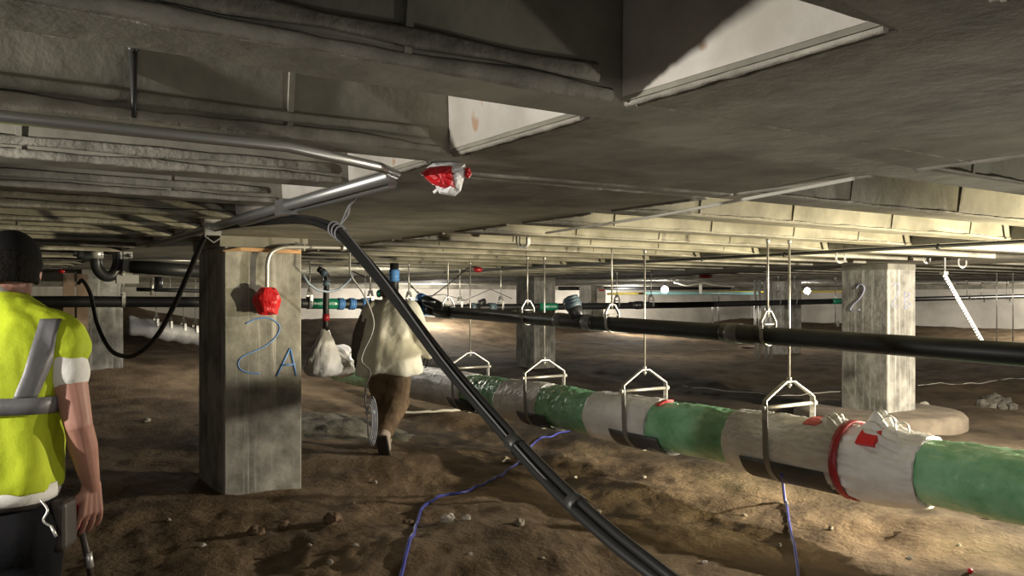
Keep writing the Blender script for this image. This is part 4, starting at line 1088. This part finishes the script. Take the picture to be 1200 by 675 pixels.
# right arm hanging, slightly bent
S, E_, Wr = Vector((sh-.005, -.01, 1.48)), Vector((.272, -.03, 1.205)), Vector((.268, .09, .985))
t.chain([S, S.lerp(E_, .45), E_], [.062, .054, .042]); t.chain([E_, E_.lerp(Wr, .35), Wr], [.041, .044, .027])
hand(t, Wr, (-.06, .10, -1), (-.80, .6, 0), 1.08, -1, .5)
# left arm
S2, E2, W2 = Vector((-sh, -.01, 1.50)), Vector((-.29, .0, 1.21)), Vector((-.26, .16, 1.0))
t.chain([S2, S2.lerp(E2, .45), E2], [.062, .054, .042]); t.chain([E2, E2.lerp(W2, .35), W2], [.041, .044, .027])
hand(t, W2, (.1, .3, -1), (1, .2, 0), 1.05, -1, .6)
for sg, ky, fy_ in ((-1, .06, -.02), (1, .0, .05)):
    t.chain([(sg*.095, 0, .92), (sg*.105, .02+ky*.5, .50), (sg*.105, fy_, .10)], [.085, .058, .042])
    t.chain([(sg*.105, fy_-.02, .05), (sg*.12, fy_+.17, .035)], [.045, .035])
b1 = t.build('body', M['skin'], vest); remesh(b1, .0036, 5)
# tee shirt: sleeves and collar
t = MB()
for sg, S_, E__ in ((1, S, E_), (-1, S2, E2)):
    t.capsule(S_+Vector((-.01*sg, 0, -.02)), S_.lerp(E__, .44), .068, .064, 16)
t.capsule((-sh+.06, 0, 1.46), (sh-.06, 0, 1.46), .07, .07)
t.chain([(0, 0, 1.16), (0, 0, 1.2), (0, .01, 1.38)], [.13, .13, .13])
t.capsule((0, .01, 1.50), (0, .05, 1.575), .08, .066)
# white hem below the vest
o = t.build('tee_shirt', M['tee'], vest); remesh(o, .010, 5, (.008, (9, 9, 5)))
# hem strip
t = MB(); t.loft([ell((0, 0, .968), .190, .146), ell((0, 0, .985), .196, .150), ell((0, 0, 1.02), .20, .152)], 0, True, True); t.build('shirt_hem', M['tee'], vest)
# vest: loft with wrinkles
t = MB(); rings = []
prof = [(1.00, .200, .150, 0), (1.03, .207, .157, 0), (1.12, .208, .158, 0), (1.22, .215, .160, 0), (1.32, .226, .165, .0), (1.40, .236, .166, .005), (1.45, .238, .158, .01), (1.495, .230, .142, .015), (1.53, .205, .122, .02), (1.558, .165, .105, .03), (1.585, .115, .094, .04), (1.61, .08, .082, .05)]
pp = []
for i in range(len(prof)-1):
    for k in range(5):
        f = k/5; a, b = prof[i], prof[i+1]; pp.append([a[j]+(b[j]-a[j])*f for j in range(4)])
pp.append(list(prof[-1]))
for z, a, b, cy_ in pp:
    ring = ell((0, cy_, z), a, b, 72, 2.5)
    out = []
    for q in ring:
        ang = math.atan2(q.y-cy_, q.x); low = max(0, min(1, (1.52-z)/.45))
        k = 1+.035*low*math.sin(ang*9+2.2*noise.noise(Vector((ang*1.5, z*3, 0))))+.03*noise.noise(Vector((ang*2.5, z*6, 4)))*low
        out.append(Vector((q.x*k, cy_+(q.y-cy_)*k, q.z)))
    rings.append(out)
t.loft(rings, 0, True, True)
for sg in (1, -1):
    t.capsule((sg*.07, .005, 1.535), (sg*(sh-.005), -.005, 1.462), .066, .088, 18)
    t.capsule((sg*(sh-.005), -.005, 1.462), (sg*(sh+.006), -.006, 1.445), .088, .084, 18)
vb = t.build('vest', M['hivis'], vest); remesh(vb, .007, 4, (.011, (8, 8, 3.0)))
from mathutils.bvhtree import BVHTree
vbm = bmesh.new(); vbm.from_mesh(vb.data); vt = BVHTree.FromBMesh(vbm)
def on_vest(x, z, fr):
    hit = vt.ray_cast(Vector((x, fr*1.0, z)), Vector((0, -fr, 0)))
    return hit[0].y if hit[0] is not None else None
# reflective tape: one waist band, two shoulder bands
def vest_ring(z):
    for i in range(len(pp)-1):
        if pp[i][0] <= z <= pp[i+1][0]:
            f = (z-pp[i][0])/(pp[i+1][0]-pp[i][0]); return [pp[i][j]+(pp[i+1][j]-pp[i][j])*f for j in range(4)]
    return pp[-1]
t = MB(); rings = []
for z in (1.252, 1.275, 1.302):
    _, a, b, cy_ = vest_ring(z)
    ring = ell((0, cy_, z), a+.014, b+.014, 72, 2.5); out = []
    for q in ring:
        ang = math.atan2(q.y, q.x); k = 1+.015*math.sin(ang*9+2.2*noise.noise(Vector((ang*1.5, z*3, 0))))
        out.append(Vector((q.x*k, q.y*k, q.z-.03*q.x)))
    rings.append(out)
t.loft(rings, 0, False, True); s = t.build('reflective_band', M['reflect'], vest); sd = s.modifiers.new('t', 'SOLIDIFY'); sd.thickness = .004; s['label'] = 'grey reflective waist band'
for sg in (-1, 1):
    for fr in (-1, 1):
        t = MB(); rings = []
        for i in range(22):
            f = i/21; z = 1.295+.235*f; xc = sg*(.160+.045*f+.012*math.sin(f*3.1)); r2 = []
            for dx in (-.027, -.013, 0, .013, .027):
                yv = on_vest(xc+dx, z, fr)
                if yv is None: r2 = None; break
                r2.append(Vector((xc+dx, yv+fr*.004, z)))
            if r2: rings.append(r2)
        vs = [v for r2 in rings for v in r2]; fs = []
        for i in range(len(rings)-1):
            for k in range(4): fs.append((i*5+k, i*5+k+1, (i+1)*5+k+1, (i+1)*5+k))
        t.add(vs, fs, 0, True); s = t.build('reflective_strip', M['reflect'], vest); sd = s.modifiers.new('t', 'SOLIDIFY'); sd.thickness = .006; sd.offset = 0; s['label'] = 'grey reflective shoulder strip'
# trousers and belt things
t = MB(); t.capsule((-.085, 0, .90), (.085, 0, .90), .125, .125); t.capsule((-.09, -.03, .86), (.09, -.03, .86), .12, .12)
for sg, ky, fy_ in ((-1, .06, -.02), (1, .0, .05)):
    t.chain([(sg*.095, 0, .88), (sg*.105, .02+ky*.5, .50), (sg*.105, fy_, .08)], [.118, .086, .074])
o = t.build('trousers', M['trouser'], vest); remesh(o, .012, 6, (.010, (6, 6, 5)))
t = MB(); t.loft([ell((0, 0, .955), .188, .145), ell((0, 0, .99), .188, .145)], 0, True, True); t.build('belt', M['leather'], vest)
for sg, fy_ in ((-1, -.02), (1, .05)):
    t = MB(); t.capsule((sg*.105, fy_-.03, .06), (sg*.105, fy_-.02, .16), .062, .062); t.capsule((sg*.105, fy_-.03, .045), (sg*.125, fy_+.18, .04), .052, .045)
    o = t.build('boot', M['leather'], vest); remesh(o, .010, 4)
t = MB(); t.tube(bez([(.19, -.10, .985), (.215, -.11, .955), (.205, -.115, .925), (.225, -.11, .905)], 5), .0035, 8); t.tube([(.225, -.11, .907), (.242, -.115, .875)], .0045, 8)
s = t.build('belt_clip', M['zinc'], vest); s['label'] = 'bright metal clip on the belt'
t = MB(); t.box((.20, .02, .88), (.07, .11, .16)); o = t.build('tool_pouch', M['leather'], vest); bv = o.modifiers.new('b', 'BEVEL'); bv.width = .02; bv.segments = 3
# cap + hair
t = MB(); n = 28; rings = []
for i in range(9):
    a = math.pi/2*i/8; rr = math.cos(a); rings.append([Ph(math.cos(2*math.pi*k/n)*.086*max(rr, .02), -.012+math.sin(2*math.pi*k/n)*.106*max(rr, .02), .035+.092*math.sin(a)) for k in range(n)])
t.loft([[Ph(math.cos(2*math.pi*k/n)*.086, -.012+math.sin(2*math.pi*k/n)*.106, .0) for k in range(n)]]+rings, 0, True, True)
rings = []
for i in range(6):
    f = i/5; rings.append([Ph(x*(.075-.02*f*f), .075+.085*f-(abs(x)**2)*.03*f, .028-.012*f+zz-.012*abs(x)**2) for x, zz in ((-1, 0), (-.5, 0), (0, 0), (.5, 0), (1, 0), (1, .006), (.5, .006), (0, .006), (-.5, .006), (-1, .006))])
t.loft(rings, 0, True, True)
t.build('cap', M['cap'], vest)
t = MB()
for k in range(16):
    a = math.pi+math.pi*k/15; x, y = math.cos(a)*.080, math.sin(a)*.099-.012
    t.capsule(Ph(x, y, .02), Ph(x*.93, y*.93, -.045-.02*math.sin(-a)), .012, .010, 8)
o = t.build('hair', M['hair'], vest); remesh(o, .006, 3)
# tool in the hand: a thing of its own
tp = vest.matrix_world if False else None
Rv = Matrix.Rotation(-YAW+.12, 3, 'Z')
hw = Vector((base.x, base.y, gz))+Rv @ (Wr+Vector((-.035, .055, -.115)))
tl_ = root('hand_tool', hw, 'hand tool with pink grip held in the right hand of the vest wearer', 'tool', None, -YAW)
t = MB(); t.capsule((-.02, -.03, .045), (-.005, -.035, -.02), .016, .014); t.build('grip', M['pink'], tl_)
t = MB(); t.tube([(-.005, -.033, -.02), (.012, -.02, -.12), (.02, -.012, -.20)], [.010, .011, .009], 10); t.build('shaft', M['leather'], tl_)
t = MB(); t.tube([(.014, -.019, -.115), (.019, -.014, -.165)], .0125, 10); t.build('ferrule', M['zinc'], tl_)

# --- worker in the cream jacket walking away
fpix = Wz(457, 522, 0); wd = 8.75
b2 = W(456, 349, wd); gz2 = floor_h(b2.x, b2.y, False)
wk = root('person', (b2.x, b2.y, gz2), 'worker in a cream jacket and brown trousers walking away beside the wrapped pipe', 'person', None, -YAW-.15)
t = MB()
t.chain([(0, 0, .92), (0, .03, 1.15), (0, .07, 1.38)], [.13, .13, .14])
t.capsule((-.16, .07, 1.46), (.16, .07, 1.46), .075, .075); t.capsule((-.09, 0, .92), (.09, 0, .92), .11, .11)
t.chain([(0, .09, 1.48), (0, .15, 1.58)], [.06, .055])
Rk, Pk = head(t, (-.075, .19, 1.645), .1, -.35, 1.0)
S, E_, Wr = Vector((-.21, .06, 1.46)), Vector((-.31, -.02, 1.20)), Vector((-.375, .06, .98))
t.chain([S, E_], [.06, .045]); t.chain([E_, Wr], [.045, .03]); hand(t, Wr, (-.15, .1, -1), (.8, .5, 0), 1.05, 1, .6)
S3, E3, W3 = Vector((.21, .06, 1.46)), Vector((.33, .02, 1.20)), Vector((.37, .20, 1.02))
t.chain([S3, E3], [.06, .045]); t.chain([E3, W3], [.045, .03]); hand(t, W3, (.0, .5, -1), (-.9, .2, 0), 1.05, -1, .6)
legs = [((-.10, 0, .88), (-.12, .16, .50), (-.10, .10, .13), 0), ((.10, 0, .88), (.08, .03, .50), (.04, -.26, .25), 1)]
for h_, k_, a_, back in legs: t.chain([h_, k_, a_], [.085, .06, .042])
t.chain([(-.10, .08, .06), (-.11, .27, .04)], [.045, .035]); t.chain([(.04, -.30, .22), (.03, -.22, .05)], [.045, .035])
o = t.build('body', M['skind'], wk); remesh(o, .008, 5)
# jacket: loft body + sleeves
t = MB()
prof = [(.80, .335, .22, -.02), (.86, .335, .22, -.01), (1.0, .315, .21, .0), (1.15, .292, .20, .02), (1.30, .272, .19, .05), (1.42, .25, .165, .07), (1.50, .20, .13, .085), (1.56, .12, .10, .11), (1.60, .085, .085, .13)]
rings = []
for i in range(len(prof)-1):
    for k in range(4):
        f = k/4; a, b = prof[i], prof[i+1]; z, rx, ry, cyy = [a[j]+(b[j]-a[j])*f for j in range(4)]
        ring = []
        for q in ell((0, cyy, z), rx, ry, 60, 2.3):
            ang = math.atan2(q.y-cyy, q.x); low = max(0, min(1, (1.5-z)/.6)); kk = 1+.07*low*math.sin(ang*6+2*noise.noise(Vector((ang, z*2, 0))))+.04*noise.noise(Vector((ang*2, z*5, 2)))
            ring.append(Vector((q.x*kk, cyy+(q.y-cyy)*kk, z+.02*math.sin(ang*3)*low)))
        rings.append(ring)
rings.append(ell((0, .13, 1.60), .085, .085, 60))
t.loft(rings, 0, True, True)
t.chain([S3, S3.lerp(E3, .5), E3+Vector((.01, 0, 0))], [.115, .11, .10]); t.chain([E3+Vector((.01, 0, 0)), W3], [.10, .085])
t.chain([S, S.lerp(E_, .45)], [.11, .095])
o = t.build('jacket', M['jacket'], wk); remesh(o, .014, 4, (.018, (5, 5, 3.2)))
t = MB(); t.chain([S.lerp(E_, .35), E_, Wr], [.09, .078, .062]); o = t.build('sleeve', M['sleeve'], wk); remesh(o, .012, 4, (.012, (7, 7, 5))); o['label'] = 'dark grey left sleeve'
t = MB(); hand(t, Wr, (-.15, .1, -1), (.8, .5, 0), 1.2, 1, .6); t.capsule(Wr+Vector((.01, 0, .06)), Wr, .05, .042)
o = t.build('glove', M['glove'], wk); remesh(o, .006, 3); o['label'] = 'black work glove'
t = MB(); hand(t, W3, (.0, .5, -1), (-.9, .2, 0), 1.2, -1, .6); t.capsule(W3+Vector((0, -.02, .05)), W3, .045, .04); o = t.build('glove', M['glove'], wk); remesh(o, .006, 3)
t = MB(); t.capsule((-.08, 0, .88), (.08, 0, .88), .14, .14)
for h_, k_, a_, back in legs: t.chain([h_, k_, a_], [.142, .120, .098])
o = t.build('trousers', M['pants'], wk); remesh(o, .012, 5, (.016, (6, 6, 4)))
for i, (a, b, c) in enumerate(((( -.10, .07, .14), (-.10, .06, .06), (-.11, .28, .05)), ((.04, -.27, .24), (.04, -.33, .20), (.03, -.22, .05)))):
    t = MB(); t.chain([a, b], [.082, .070]); t.capsule(b, c, .072, .056); o = t.build('boot', M['boot'], wk); remesh(o, .009, 4)
    n_ = (Vector(c)-Vector(b)).normalized(); dn = Vector((0, -n_.z, n_.y)); dn = -dn if dn.dot(Vector(a)-Vector(b)) > 0 else dn
    t = MB(); t.bar([Vector(b)-n_*.062+dn*.06, Vector(c)+n_*.05+dn*.052], (1, 0, 0), .125, .03); q = t.build('boot_sole', M['sole'], o); bv = q.modifiers.new('b', 'BEVEL'); bv.width = .012; bv.segments = 2
# hair, headband with turquoise ear protection
t = MB(); 
rings = []
for i in range(8):
    a = -.25+(math.pi/2+.25)*i/7; rr = max(.03, math.cos(a)); rings.append([Pk(math.cos(2*math.pi*k/24)*.084*rr, -.018+math.sin(2*math.pi*k/24)*.102*rr, .035+.094*math.sin(a)) for k in range(24)])
t.loft(rings, 0, True, True); t.build('hair', M['hair'], wk)
t = MB(); t.sphere(Pk(-.09, -.01, -.01), (.03, .035, .042), nu=14, nv=10); t.build('ear_muff', M['earmuff'], wk)

# ------------------------------------------------------------------ lights
def pt(name, loc, energy, col=(1, .9, .72), r=.06):
    ld = bpy.data.lights.new(name, 'POINT'); ld.energy = energy; ld.color = col; ld.shadow_soft_size = r
    o = bpy.data.objects.new(name, ld); COL.objects.link(o); o.location = loc; return o
def spot(name, loc, aim, energy, ang, col=(1, .88, .62), r=.12, blend=.6):
    ld = bpy.data.lights.new(name, 'SPOT'); ld.energy = energy; ld.color = col; ld.shadow_soft_size = r; ld.spot_size = math.radians(ang); ld.spot_blend = blend
    o = bpy.data.objects.new(name, ld); COL.objects.link(o); o.location = loc
    o.rotation_euler = (Vector(aim)-Vector(loc)).to_track_quat('-Z', 'Y').to_euler(); return o
pt('work_light_right', (10.4, 2.35, 1.94), 2300, (1, .90, .73), .07)
spot('added_joist_fill', (8.3, .9, .3), (6.2, 5.4, 2.2), 2700, 80, (1, .87, .56))  # added uplight out of frame, put in to brighten the right joists
spot('flood_light_left', (-2.5, 2.3, 1.89), (1.4, 2.4, 2.15), 520, 75, (1, .95, .87), .035)
pt('work_light_behind', (-.9, -1.5, 2.0), 95, (1, .93, .84), .12)
spot('added_soffit_fill', (4.6, .5, .25), (2.5, 2.4, 2.1), 115, 72, (1, .98, .85))  # added fill aimed upward, only there to lift the near soffit
pt('added_column_fill', (6.05, 13.1, 1.75), 70, (1, .92, .78), .1)  # added unseen fill behind the worker, lightens the middle column's side
pt('work_light_far', (14.0, 26.3, 1.7), 600, (1, .93, .82), .1)
pt('work_light_far_middle', (23.5, 26.6, 1.7), 520, (1, .93, .82), .1)
pt('work_light_far_right', (31.0, 13.0, 1.8), 650, (1, .93, .8), .1)
w = bpy.data.worlds.new('world'); sc.world = w; w.use_nodes = True
w.node_tree.nodes['Background'].inputs['Color'].default_value = (.9, .92, 1, 1); w.node_tree.nodes['Background'].inputs['Strength'].default_value = .07
sc.view_settings.view_transform = 'Standard'; sc.view_settings.look = 'None'; sc.view_settings.gamma = 1; sc.view_settings.exposure = .22
sc.view_settings.use_curve_mapping = False
try:
    sc.cycles.use_denoising = True; sc.cycles.max_bounces = 6; sc.cycles.diffuse_bounces = 4
except Exception: pass
